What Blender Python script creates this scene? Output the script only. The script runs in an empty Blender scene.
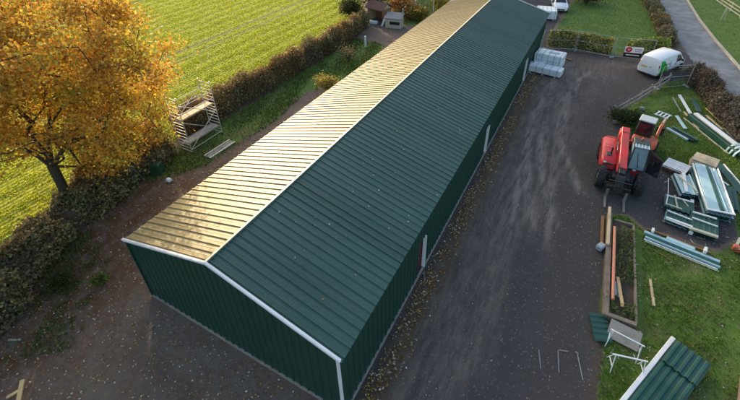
import bpy, math, random
import numpy as np
from mathutils import Vector, Matrix
random.seed(7); rng = np.random.default_rng(11)
sc = bpy.context.scene; COL = sc.collection
V = Vector; rad = math.radians

# ------------------------------------------------------------------ materials
def nt_new(name):
    m = bpy.data.materials.new(name); m.use_nodes = True
    nt = m.node_tree; nt.nodes.clear(); return m, nt
def N(nt, t, **k):
    n = nt.nodes.new(t)
    for a, b in k.items(): setattr(n, a, b)
    return n
def mixc(nt, fac, a, b, mode='MIX'):
    n = N(nt, 'ShaderNodeMix', data_type='RGBA', blend_type=mode)
    for i, v in ((0, fac), (6, a), (7, b)):
        if hasattr(v, 'is_output'): nt.links.new(v, n.inputs[i])
        else: n.inputs[i].default_value = v if i == 0 else (*v[:3], 1)
    return n.outputs[2]
def math_n(nt, op, a, b=None, clamp=False):
    n = N(nt, 'ShaderNodeMath', operation=op, use_clamp=clamp)
    for i, v in ((0, a), (1, b)):
        if v is None: continue
        if hasattr(v, 'is_output'): nt.links.new(v, n.inputs[i])
        else: n.inputs[i].default_value = v
    return n.outputs[0]
def noise(nt, vec, scale, detail=4, rough=.6):
    n = N(nt, 'ShaderNodeTexNoise'); n.inputs['Scale'].default_value = scale
    n.inputs['Detail'].default_value = detail; n.inputs['Roughness'].default_value = rough
    nt.links.new(vec, n.inputs['Vector']); return n.outputs['Fac']
def ramp(nt, fac, lo, hi):
    n = N(nt, 'ShaderNodeMapRange', interpolation_type='SMOOTHSTEP')
    n.inputs[1].default_value = lo; n.inputs[2].default_value = hi
    nt.links.new(fac, n.inputs[0]); return n.outputs[0]
def finish(nt, bsdf):
    o = N(nt, 'ShaderNodeOutputMaterial'); nt.links.new(bsdf, o.inputs[0])
MATS = {}
def mat(name, col, rough=.6, metal=0., var=.25, scale=6., bump=0., dirt=None, spec=.5, dirt_amt=.5):
    if name in MATS: return MATS[name]
    m, nt = nt_new(name); tc = N(nt, 'ShaderNodeNewGeometry').outputs['Position']
    n1 = noise(nt, tc, scale, 6, .65); n2 = noise(nt, tc, scale*.17+.2, 3, .5)
    lo = tuple(c*(1-var) for c in col); hi = tuple(min(1, c*(1+var)) for c in col)
    c = mixc(nt, n1, lo, hi)
    if dirt: c = mixc(nt, math_n(nt, 'MULTIPLY', ramp(nt, n2, .42, .72), dirt_amt), c, dirt)
    p = N(nt, 'ShaderNodeBsdfPrincipled'); nt.links.new(c, p.inputs['Base Color'])
    p.inputs['Metallic'].default_value = metal; p.inputs['Specular IOR Level'].default_value = spec
    r = math_n(nt, 'ADD', math_n(nt, 'MULTIPLY', n2, .2), rough-.1); nt.links.new(r, p.inputs['Roughness'])
    if bump:
        b = N(nt, 'ShaderNodeBump'); b.inputs['Strength'].default_value = bump; b.inputs['Distance'].default_value = .02
        nt.links.new(n1, b.inputs['Height']); nt.links.new(b.outputs[0], p.inputs['Normal'])
    finish(nt, p.outputs[0]); MATS[name] = m; return m
def leaf_mat(name, trans=.45, rough=.6):
    m, nt = nt_new(name)
    a = N(nt, 'ShaderNodeAttribute', attribute_name='col').outputs['Color']
    d = N(nt, 'ShaderNodeBsdfPrincipled'); nt.links.new(a, d.inputs['Base Color'])
    d.inputs['Roughness'].default_value = rough; d.inputs['Specular IOR Level'].default_value = .25
    t = N(nt, 'ShaderNodeBsdfTranslucent'); nt.links.new(a, t.inputs[0])
    x = N(nt, 'ShaderNodeMixShader'); x.inputs[0].default_value = trans
    nt.links.new(d.outputs[0], x.inputs[1]); nt.links.new(t.outputs[0], x.inputs[2])
    finish(nt, x.outputs[0]); return m
LEAF = leaf_mat('leaf', .5); LITTER = leaf_mat('litter', .1); BLADE = leaf_mat('blade', .4); HEDGE = leaf_mat('hedge_leaf', .3)
def roof_mat(name, col, rough, spec, pale, amt):
    m, nt = nt_new(name); L = nt.links; pos = N(nt, 'ShaderNodeNewGeometry').outputs['Position']
    s = N(nt, 'ShaderNodeSeparateXYZ'); L.new(pos, s.inputs[0])
    w = N(nt, 'ShaderNodeTexWhiteNoise', noise_dimensions='1D'); L.new(math_n(nt, 'FLOOR', math_n(nt, 'MULTIPLY', s.outputs[1], 1.0)), w.inputs['W'])
    mp = N(nt, 'ShaderNodeMapping'); mp.inputs['Scale'].default_value = (.35, 5., .35); L.new(pos, mp.inputs[0])
    st = noise(nt, mp.outputs[0], 1.3, 5, .65); n1 = noise(nt, pos, 2.2, 6, .7); n2 = noise(nt, pos, .35, 3, .5)
    c = mixc(nt, w.outputs['Value'], tuple(a*.88 for a in col), tuple(a*1.12 for a in col))
    c = mixc(nt, math_n(nt, 'MULTIPLY', ramp(nt, st, .45, .75), amt), c, pale)
    c = mixc(nt, math_n(nt, 'MULTIPLY', ramp(nt, n1, .55, .8), amt*.7), c, tuple(a*.55 for a in col))
    c = mixc(nt, math_n(nt, 'MULTIPLY', ramp(nt, n2, .4, .7), amt*.6), c, pale)
    p = N(nt, 'ShaderNodeBsdfPrincipled'); L.new(c, p.inputs['Base Color']); p.inputs['Specular IOR Level'].default_value = spec
    L.new(math_n(nt, 'ADD', math_n(nt, 'MULTIPLY', n1, .22), rough-.11), p.inputs['Roughness'])
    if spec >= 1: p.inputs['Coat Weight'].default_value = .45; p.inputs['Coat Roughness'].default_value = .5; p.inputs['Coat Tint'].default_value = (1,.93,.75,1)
    b = N(nt, 'ShaderNodeBump'); b.inputs['Strength'].default_value = .25; b.inputs['Distance'].default_value = .02; L.new(n2, b.inputs['Height']); L.new(b.outputs[0], p.inputs['Normal'])
    finish(nt, p.outputs[0]); MATS[name] = m; return m
glareroof = roof_mat('painted_glare_roof', (.28,.225,.10), .70, 1., (.38,.30,.13), .6)  # left slope of the green roof, gold sun glare painted into the base colour
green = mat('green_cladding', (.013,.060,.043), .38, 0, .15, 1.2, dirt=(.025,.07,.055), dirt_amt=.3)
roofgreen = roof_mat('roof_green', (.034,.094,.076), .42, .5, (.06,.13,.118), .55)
sheetgreen = mat('sheet_green', (.018,.085,.062), .4, 0, .2, 3, dirt=(.05,.13,.105))
bluegreen = mat('film_teal', (.42,.62,.66), .3, 0, .2, 4, dirt=(.2,.35,.4))
white = mat('white_trim', (.86,.88,.87), .4, 0, .06, 3, dirt=(.5,.52,.5), dirt_amt=.35)
cream = mat('cream_trim', (.62,.58,.42), .5, 0, .12, 3, dirt=(.4,.36,.25))
wrap = mat('white_wrap', (.78,.85,.86), .28, 0, .14, 6, bump=1., dirt=(.5,.6,.63))
carwhite = mat('car_white', (.88,.89,.89), .22, 0, .03, 2)
glass = mat('dark_glass', (.015,.02,.025), .08, 0, .2, 2, spec=.8)
cabglass = mat('cab_glass', (.20,.31,.36), .15, 0, .3, 4, spec=.9)
black = mat('black_rubber', (.018,.018,.019), .75, 0, .35, 12, bump=.4, dirt=(.08,.07,.06))
blackm = mat('black_metal', (.02,.022,.024), .45, 0, .3, 6, dirt=(.07,.06,.055))
red = mat('red_paint', (.60,.035,.045), .45, 0, .16, 5, dirt=(.30,.075,.06), dirt_amt=.75, bump=.06)
orange = mat('orange_paint', (.66,.13,.045), .5, 0, .18, 5, dirt=(.30,.12,.07), dirt_amt=.8, bump=.06)
silver = mat('pale_roof', (.36,.43,.47), .45, 0, .12, 4, dirt=(.33,.36,.38))
alu = mat('aluminium', (.62,.60,.56), .4, .35, .12, 5)
galv = mat('galvanised', (.44,.46,.46), .45, .5, .15, 5)
forkm = mat('fork_steel', (.26,.25,.22), .55, .3, .35, 9, dirt=(.14,.1,.07))
wood = mat('pale_wood', (.62,.48,.29), .75, 0, .25, 9, bump=.3, dirt=(.3,.22,.13))
woodfresh = mat('fresh_wood', (.62,.44,.2), .7, 0, .2, 9, bump=.3)
woodpale = mat('pallet_wood', (.68,.56,.40), .78, 0, .25, 8, bump=.3, dirt=(.3,.24,.17))
woodold = mat('old_wood', (.24,.19,.145), .85, 0, .35, 10, bump=.5, dirt=(.09,.08,.06))
woodgrey = mat('grey_wood', (.34,.31,.265), .85, 0, .3, 10, bump=.4, dirt=(.12,.12,.09))
woodbrown = mat('brown_wood', (.30,.15,.075), .75, 0, .3, 8, bump=.3)
pipeo = mat('orange_pipe', (.66,.25,.14), .5, 0, .15, 3, dirt=(.4,.2,.13))
bark = mat('bark', (.050,.036,.024), .9, 0, .5, 7, bump=1., dirt=(.035,.042,.015))
twig = mat('twig', (.09,.065,.045), .9, 0, .4, 8)
soilm = mat('bed_soil', (.07,.052,.04), .95, 0, .6, 9, bump=1.)
concrete = mat('concrete', (.33,.32,.30), .85, 0, .2, 6, bump=.3, dirt=(.2,.19,.17))
darkred = mat('red_primer', (.085,.014,.013), .6, 0, .25, 4)
lampred = mat('lamp_red', (.4,.01,.01), .2); lampw = mat('lamp_clear', (.7,.72,.72), .1)
yellowp = mat('yellow_plate', (.65,.5,.06), .4); greenlogo = mat('green_vinyl', (.03,.42,.05), .35, 0, .08)
boxgreen = mat('box_green', (.022,.07,.028), .5, 0, .2, 4)
brownroof = mat('brown_roof', (.12,.06,.045), .8, 0, .3, 8); greyroof = mat('grey_roof', (.25,.25,.25), .8, 0, .25, 8)
creamwall = mat('cream_wall', (.55,.48,.36), .8, 0, .12, 5); signblack = mat('sign_black', (.015,.015,.016), .5)
signred = mat('sign_red', (.6,.02,.02), .45); signblue = mat('sign_violet', (.2,.16,.42), .45); labelblue = mat('label_blue', (.14,.3,.55), .4)
brick = mat('brick_red', (.26,.10,.065), .85, 0, .35, 14, bump=.3); paintw = mat('yard_paint', (.27,.27,.27), .8, 0, .45, 30)
kerbm = mat('kerb_stone', (.52,.47,.36), .8, 0, .2, 4, bump=.2, dirt=(.3,.27,.2))

# ------------------------------------------------------------------ mesh helpers
class MB:
    def __init__(s): s.v = []; s.f = []
    def add(s, vs, fs):
        o = len(s.v); s.v += [tuple(v) for v in vs]; s.f += [tuple(i+o for i in f) for f in fs]; return s
    def box(s, c, size, rz=0., M=None, ch=0.):
        x, y, z = (a/2 for a in size); c = V(c)
        if ch:   # chamfered box: 24 verts
            b = min(ch, x*.9, y*.9, z*.9); vs = []; idx = {}
            for sx in (-1,1):
                for sy in (-1,1):
                    for sz in (-1,1):
                        for a in range(3):
                            p = [sx*(x-(a!=0)*b), sy*(y-(a!=1)*b), sz*(z-(a!=2)*b)]
                            idx[sx,sy,sz,a] = len(vs); vs.append(V(p))
            fs = []
            for a in range(3):
                o = [k for k in range(3) if k != a]
                for sg in (-1,1):
                    q = []
                    for (i,j) in ((-1,-1),(1,-1),(1,1),(-1,1)):
                        k = [0,0,0]; k[a]=sg; k[o[0]]=i; k[o[1]]=j; q.append(idx[k[0],k[1],k[2],a])
                    fs.append(q)
                for i in (-1,1):
                    for j in (-1,1):
                        def K(sg, ax):
                            k = [0,0,0]; k[a]=sg; k[o[0]]=i; k[o[1]]=j; return idx[k[0],k[1],k[2],ax]
                        fs.append((K(-1,o[0]),K(1,o[0]),K(1,o[1]),K(-1,o[1])))
            for sx in (-1,1):
                for sy in (-1,1):
                    for sz in (-1,1): fs.append(tuple(idx[sx,sy,sz,a] for a in range(3)))
        else:
            vs = [V((sx*x, sy*y, sz*z)) for sz in (-1,1) for sx, sy in ((-1,-1),(1,-1),(1,1),(-1,1))]
            fs = [(3,2,1,0),(4,5,6,7),(0,1,5,4),(1,2,6,5),(2,3,7,6),(3,0,4,7)]
        R = M.to_3x3() if M else Matrix.Rotation(rz, 3, 'Z')
        return s.add([c + R@v for v in vs], fs)
    def bar(s, a, b, w, h, up=(0,0,1), ch=0.):
        a, b = V(a), V(b); d = b-a; L = d.length; y = d/L
        x = y.cross(V(up)); x = x.normalized() if x.length > 1e-4 else V((1,0,0)); z = x.cross(y)
        M = Matrix((x, y, z)).transposed()
        return s.box((a+b)/2, (w, L, h), M=M, ch=ch)
    def tube(s, a, b, r0, r1=None, n=8, caps=True):
        r1 = r0 if r1 is None else r1
        return s.path([a, b], [r0, r1], n, caps)
    def path(s, pts, rs, n=8, caps=True):
        pts = [V(p) for p in pts]; o = len(s.v); vs = []; ref = None
        for i, p in enumerate(pts):
            d = (pts[min(i+1, len(pts)-1)] - pts[max(i-1, 0)]).normalized()
            if ref is None: ref = d.orthogonal().normalized()
            ref = (ref - d*ref.dot(d)); ref = ref.normalized() if ref.length > 1e-5 else d.orthogonal().normalized()
            w = d.cross(ref)
            for k in range(n):
                t = 2*math.pi*k/n; vs.append(p + (ref*math.cos(t) + w*math.sin(t))*rs[i])
        fs = [(i*n+k, i*n+(k+1)%n, (i+1)*n+(k+1)%n, (i+1)*n+k) for i in range(len(pts)-1) for k in range(n)]
        if caps: fs += [tuple(range(n))[::-1], tuple((len(pts)-1)*n+k for k in range(n))]
        return s.add(vs, fs)
    def poly(s, pts, thick):      # flat polygon extruded along its normal
        pts = [V(p) for p in pts]; n = (pts[1]-pts[0]).cross(pts[2]-pts[0]).normalized()*thick; k = len(pts)
        return s.add(pts + [p+n for p in pts], [tuple(range(k))[::-1], tuple(range(k, 2*k))] + [(i,(i+1)%k,k+(i+1)%k,k+i) for i in range(k)])
    def loft(s, rings, caps=True):
        n = len(rings[0]); vs = [p for r in rings for p in r]
        fs = [(i*n+k, i*n+(k+1)%n, (i+1)*n+(k+1)%n, (i+1)*n+k) for i in range(len(rings)-1) for k in range(n)]
        if caps: fs += [tuple(range(n))[::-1], tuple((len(rings)-1)*n+k for k in range(n))]
        return s.add(vs, fs)
    def sheet(s, o, u, v, n, nrib, pitch, h=.034, rib=(.03,.075), jit=0.):
        """box profile sheeting: ribs run along v, repeat along u"""
        o, u, v, n = V(o), V(u), V(v), V(n); vs = []
        for i in range(nrib):
            for off, hh in (((0,.006), (.022,0)) if jit else ((0,0),)) + ((pitch/2-rib[1]/2,0), (pitch/2-rib[0]/2,h), (pitch/2+rib[0]/2,h), (pitch/2+rib[1]/2,0)) + (((pitch-.022,0),) if jit else ()):
                p = o + u*(i*pitch+off+(jit*(random.random()-.5) if hh > .01 else 0)) + n*(hh*(1+jit*8*(random.random()-.5)) if hh else 0); vs += [p, p+v]
        p = o + u*(nrib*pitch); vs += [p, p+v]
        k = len(vs)//2
        return s.add(vs, [(2*i, 2*i+2, 2*i+3, 2*i+1) for i in range(k-1)])
    def build(s, name, m, parent=None, smooth=False, bev=0.):
        me = bpy.data.meshes.new(name); me.from_pydata(s.v, [], s.f); me.materials.append(m); me.validate()
        import bmesh
        b = bmesh.new(); b.from_mesh(me); bmesh.ops.recalc_face_normals(b, faces=b.faces); b.to_mesh(me); b.free()
        if smooth: me.shade_smooth() if hasattr(me, 'shade_smooth') else None
        if smooth: me.set_sharp_from_angle(angle=rad(38))
        o = bpy.data.objects.new(name, me); COL.objects.link(o)
        if bev:
            md = o.modifiers.new('bevel', 'BEVEL'); md.width = bev; md.segments = 2; md.limit_method = 'ANGLE'; md.angle_limit = rad(40)
        if parent is not None: o.parent = parent
        return o
def tag(o, label, cat, group=None):
    o['label'] = label; o['category'] = cat
    if group: o['group'] = group
    return o
def thing(name, label, cat, loc=(0,0,0), rz=0., group=None):
    o = bpy.data.objects.new(name, None); COL.objects.link(o); o.empty_display_size = .2
    o.location = loc; o.rotation_euler = (0,0,rz); return tag(o, label, cat, group)
def copy_tree(o, parent=None):
    c = o.copy(); COL.objects.link(c)
    if parent is not None: c.parent = parent
    for ch in list(o.children): copy_tree(ch, c)
    return c
def kind(o, k): o['kind'] = k; return o

def quads(name, P, A, B, colr, m, parent=None):
    """leaf cards: centres P, half axes A and B (N,3), colours (N,3)"""
    n = len(P); v = np.empty((n,4,3), np.float32)
    v[:,0] = P-A-B; v[:,1] = P+A-B*.55; v[:,2] = P+A*.75+B; v[:,3] = P-A*.7+B*.8
    me = bpy.data.meshes.new(name); me.vertices.add(n*4); me.loops.add(n*4); me.polygons.add(n)
    me.vertices.foreach_set('co', v.ravel()); me.loops.foreach_set('vertex_index', np.arange(n*4, dtype=np.int32))
    me.polygons.foreach_set('loop_start', np.arange(0, n*4, 4, dtype=np.int32)); me.polygons.foreach_set('loop_total', np.full(n, 4, np.int32))
    me.update(calc_edges=True)
    c = np.ones((n,4,4), np.float32); c[:,:,:3] = colr[:,None,:]
    me.attributes.new('col', 'FLOAT_COLOR', 'POINT').data.foreach_set('color', c.ravel())
    me.materials.append(m); o = bpy.data.objects.new(name, me); COL.objects.link(o)
    if parent is not None: o.parent = parent
    return o
def rdir(n):
    d = rng.normal(size=(n,3)); return d/np.linalg.norm(d, axis=1, keepdims=True)
def cards(name, P, size, cols, m, parent=None, weights=None, flat=0., jit=.25, mod=None):
    n = len(P); P = np.asarray(P, float); d = rdir(n); d[:,2] *= (1-flat)
    d /= np.linalg.norm(d, axis=1, keepdims=True)+1e-9
    e = np.cross(d, rdir(n)); 
    if flat: e[:,2] *= (1-flat)
    e /= np.linalg.norm(e, axis=1, keepdims=True)+1e-9
    s = (size*(.6+.8*rng.random(n)))[:,None] if np.isscalar(size) else np.asarray(size)[:,None]
    cols = np.array(cols); k = rng.choice(len(cols), n, p=weights); c = cols[k]*(1-jit+2*jit*rng.random((n,1)))
    if mod is not None: c = np.clip(c*np.asarray(mod), 0, .9)
    return quads(name, P, d*s*.5, e*s*.4, c, m, parent)
def vnoise(P, scale, seed=0):
    """cheap smooth noise in [-1,1] from sines"""
    r = np.random.default_rng(seed); out = 0
    for k in range(6):
        w = r.normal(size=P.shape[1])*scale*(1+.5*k); out = out + np.sin(P@w + r.random()*6.28)/(1+.35*k)
    return out/3.2
SUN_E = 5.0; SKY_S = .42
# ------------------------------------------------------------------ camera, sun, sky
cam = bpy.data.cameras.new('camera'); co = bpy.data.objects.new('camera', cam); COL.objects.link(co); sc.camera = co
cam.sensor_fit = 'HORIZONTAL'; cam.sensor_width = 36; cam.lens = 409.42/740*36; cam.shift_y = -62.2/740
cam.clip_start = .1; cam.clip_end = 3000
yaw, pitch, roll = -.5154, -.5826, -.0247
Fw = V((math.sin(yaw)*math.cos(pitch), math.cos(yaw)*math.cos(pitch), math.sin(pitch)))
R0 = V((math.cos(yaw), -math.sin(yaw), 0)); U0 = R0.cross(Fw)
Rt = R0*math.cos(roll)+U0*math.sin(roll); Up = -R0*math.sin(roll)+U0*math.cos(roll)
co.matrix_world = Matrix.Translation((14.175,-5.174,15.667)) @ Matrix((Rt, Up, -Fw)).transposed().to_4x4()
SUN = V((-.78,.585,.212)).normalized(); EL = math.asin(SUN.z); AZ = math.atan2(SUN.x, SUN.y)
sl = bpy.data.lights.new('sun', 'SUN'); sl.energy = SUN_E; sl.angle = rad(.5); sl.color = (1,.84,.60)
so = bpy.data.objects.new('sun', sl); COL.objects.link(so); so.rotation_euler = SUN.to_track_quat('Z','Y').to_euler()
W = bpy.data.worlds.new('World'); sc.world = W; W.use_nodes = True; wn = W.node_tree
sky = wn.nodes.new('ShaderNodeTexSky'); sky.sky_type = 'NISHITA'; sky.sun_disc = False
sky.sun_elevation = EL; sky.sun_rotation = AZ; sky.air_density = 1.; sky.dust_density = 5.; sky.ozone_density = 1.
bg = wn.nodes['Background']; bg.inputs[1].default_value = SKY_S; wn.links.new(sky.outputs[0], bg.inputs[0])
sc.view_settings.view_transform = 'Standard'; sc.view_settings.look = 'None'; sc.view_settings.exposure = 0; sc.view_settings.gamma = 1

# ------------------------------------------------------------------ ground
def inside(P, poly):
    x, y = P[:,0], P[:,1]; r = np.zeros(len(P), bool); n = len(poly)
    for i in range(n):
        (x0,y0),(x1,y1) = poly[i], poly[(i+1)%n]
        if y0 == y1: continue
        c = ((y0 > y) != (y1 > y)) & (x < (x1-x0)*(y-y0)/(y1-y0)+x0); r ^= c
    return r
def segdist(P, a, b):
    a = np.array(a); d = np.array(b)-a; t = np.clip(((P-a)@d)/(d@d), 0, 1); return np.linalg.norm(P-a-t[:,None]*d, axis=1)
def sdist(P, poly):     # >0 inside
    d = np.min([segdist(P, poly[i], poly[(i+1)%len(poly)]) for i in range(len(poly))], axis=0)
    return np.where(inside(P, poly), d, -d)
def pdist(P, line): return np.min([segdist(P, line[i], line[i+1]) for i in range(len(line)-1)], axis=0)
def sst(x, a, b): t = np.clip((x-a)/(b-a), 0, 1); return t*t*(3-2*t)
YARD = [(9.9,-40),(17.75,-40),(17.65,-12),(17.5,7.5),(17.2,14.7),(18.2,15.3),(18.9,14.6),(22.0,14.6),(23.1,15.9),(23.2,20.5),(22.9,21.5),(20.5,20.8),(19.9,20.9),(18.8,22.5),(17.0,26.2),(20.8,34.4),(22.6,36.6),(24.0,37.2),(23.4,42.6),(22.2,43.0),(20.2,40.8),(16.4,38.6),(10.5,38.6),(10.2,46),(10.4,60),(6,60),(-3,57),(-3,38.2),(9.9,38.2)]
ROADL = [(14,120),(18,90),(20.4,70),(21.1,62.5),(21.95,49.8),(22.9,41.5),(24.2,34.5),(25.5,29.5),(26.4,22),(27,10),(27.4,-12),(27.4,-60)]
ROADR = [(17.4,120),(21.3,90),(23.4,72),(24.12,64.3),(24.7,55),(25.5,47.4),(26.5,40.1),(28.0,32),(29.8,20),(30.8,8),(31.3,-12),(31.3,-60)]
ROAD = ROADL + ROADR[::-1]
LAWN = [(10.5,39.0),(10.6,48),(11,58.4),(10.6,90),(17.3,90),(19.5,70),(20.2,62.5),(21.0,49.5),(21.6,43.6),(20.0,42.4),(16.4,39.0)]
BANK = [(17.75,-40),(17.65,-12),(17.5,7.5),(17.2,14.7),(18.2,15.1),(18.9,14.3),(22.0,14.3),(23.1,15.7),(23.3,20.5),(22.9,21.7),(20.5,21.0),(19.9,21.1),(18.9,22.6),(17.1,26.2),(20.9,34.4),(22.6,36.4),(23.6,36.2),(24.0,34),(25.3,29.5),(26.2,22),(26.8,10),(27.2,-12),(27.2,-60)]
FIELD = [(-9.6,-1.5),(-9.7,12),(-9.4,24),(-9.4,34),(-11,39),(-14,43.5),(-18,49),(-22,58),(-30,78),(-60,130),(-300,400),(-400,-200),(-14,-30),(-10.5,-8)]
STRIP = [(-8.7,4.5),(-7,5.2),(-5.3,8),(-4.9,14),(-5.6,19),(-4.2,22),(-3.6,27),(-4.5,32),(-8.9,32.5),(-8.7,20)]
GARDEN = [(-9.5,41),(-5.5,38.6),(-3.4,40),(-3.2,57),(-12,68),(-20,60),(-14,47)]
VERGE = ROADR + [(60,-60),(120,30),(80,120),(40,160)]
def axis(spec):
    out = [spec[0]]
    for end, step in spec[1]:
        n = max(1, round((end-out[-1])/step)); out += list(np.linspace(out[-1], end, n+1)[1:])
    return np.array(out)
X = axis((-600, [(-200,50),(-80,10),(-30,1.2),(-11,.4),(32,.2),(60,2),(200,14),(600,50)]))
Y = axis((-300, [(-60,30),(-12,4),(40,.2),(68,.5),(120,4),(300,20),(900,60)]))
gx, gy = np.meshgrid(X, Y); GP = np.stack([gx.ravel(), gy.ravel()], 1)
wob = GP + np.stack([vnoise(GP, .9, 1), vnoise(GP, .9, 2)], 1)*.16 + np.stack([vnoise(GP, 3.1, 3), vnoise(GP, 3.1, 4)], 1)*.06
S = {k: sdist(wob, p) for k, p in dict(yard=YARD, lawn=LAWN, bank=BANK, field=FIELD, strip=STRIP, garden=GARDEN).items()}
S['road'] = sdist(GP, ROAD); S['verge'] = sdist(GP, VERGE)
def mask(k, w=.3): return sst(S[k], -w, w)
mA = np.zeros((len(GP),4), np.float32); mB = np.zeros((len(GP),4), np.float32); mC = np.zeros((len(GP),4), np.float32)
mA[:,0] = mask('yard', .35); mA[:,1] = np.clip(mask('lawn')+mask('bank', .45)+mask('strip', 1.0)*.80+mask('garden', .5)+mask('verge', .1), 0, 1)
mA[:,2] = mask('road', .10); mA[:,3] = mask('field', .5)
x, y = GP[:,0], GP[:,1]
# worn, pale, dusty zones of the yard: a strip along the barn and the tyre-swept middle
strip = sst(x, 10.2, 10.9)*(1-sst(x+.5*vnoise(GP,.5,8), 12.6, 14.2))*sst(-y, -40, -30)
trk = np.maximum(np.exp(-(pdist(GP, [(13.4,12.5),(12.9,15.5),(12.3,20),(12.2,27),(13.2,33),(15.5,36),(19.5,38.5)])/1.25)**2)*.95, .55*np.exp(-(pdist(GP, [(14.6,17),(14.4,26),(16.6,35)])/.8)**2))
trk = np.maximum(trk, .9*np.exp(-(pdist(GP, [(13.2,32.2),(15.6,33.6)])/1.5)**2))
mB[:,0] = np.clip(strip*1.25 + trk, 0, 1)
mB[:,1] = np.exp(-((x-10.75-.25*vnoise(GP,.6,9))/.42)**2)*(y > -1)*(y < 33) + .5*np.exp(-(pdist(GP, [(17.5,-12),(17.5,7.4)])/.35)**2)  # litter / debris soil
mB[:,2] = np.clip(sst(-GP[:,0], -1, 3)*sst(-y, -14, -2)*(x > -9.6) , 0, 1)    # reddish leaf mould under the oak
mB[:,3] = .18*np.clip(np.exp(-(pdist(GP, [(-.4,-.7),(10,-.9)])/.55)**2)+.7*np.exp(-(pdist(GP,[(-4.5,-4.6),(.3,-1.9)])/.6)**2), 0, 1)            # grey stone strip at the gable
mC[:,0] = np.clip(mask('lawn')+mask('verge', .1), 0, 1); mC[:,1] = np.clip(mask('bank', .6), 0, 1)
mC[:,2] = np.exp(-((x+21.5)/.22)**2)+np.exp(-((x+23.3)/.22)**2)+np.exp(-((x+45.5)/.22)**2)+np.exp(-((x+47.3)/.22)**2)   # tramlines
tr = np.min([np.abs(pdist(GP, l)-.0) for l in ([(13.3,9),(12.7,14),(11.9,24),(12.4,32)],[(15.0,10),(14.5,14),(13.7,24),(14.2,32)],[(15.0,12.5),(13.6,17),(12.6,23)],[(14.0,12.0),(12.9,16),(11.7,22)],[(15.9,16),(14.4,20),(13.6,28),(14.9,34)])], axis=0)
mC[:,3] = np.exp(-(tr/.22)**2)*sst(x, 11, 12)*sst(y, 8, 14)
gz = vnoise(GP, 1.1, 5)*.025*np.clip(1-mA[:,2]-mA[:,0]*.7, 0, 1) + vnoise(GP, 3.3, 6)*.012*(1-mA[:,2])*(1-.6*mA[:,0])
gz -= .05*np.exp(-(pdist(GP, [(2.2,-1.6),(6,-2.1),(9.5,-2.6)])/.35)**2)*1.6         # wheel rut in front of the gable
gz[(S['yard'] < 0) & (x > 0) & (x < 9.96) & (y > 0) & (y < 38)] = -.03
nx, ny = len(X), len(Y)
ii = (np.arange(ny-1)[:,None]*nx + np.arange(nx-1)[None,:]).ravel()
F4 = np.stack([ii, ii+1, ii+nx+1, ii+nx], 1)
fc = GP[F4].mean(axis=1)
def fm(k): return S[k][F4].mean(axis=1) > 0
cls = np.zeros(len(F4), int); names = ['soil_ground','yard','lawn','grass_bank','crop_field','grass_path','garden_lawn','verge','road']
for i, k in enumerate(['yard','lawn','bank','field','strip','garden','verge','road']): cls[fm(k)] = i+1
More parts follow.
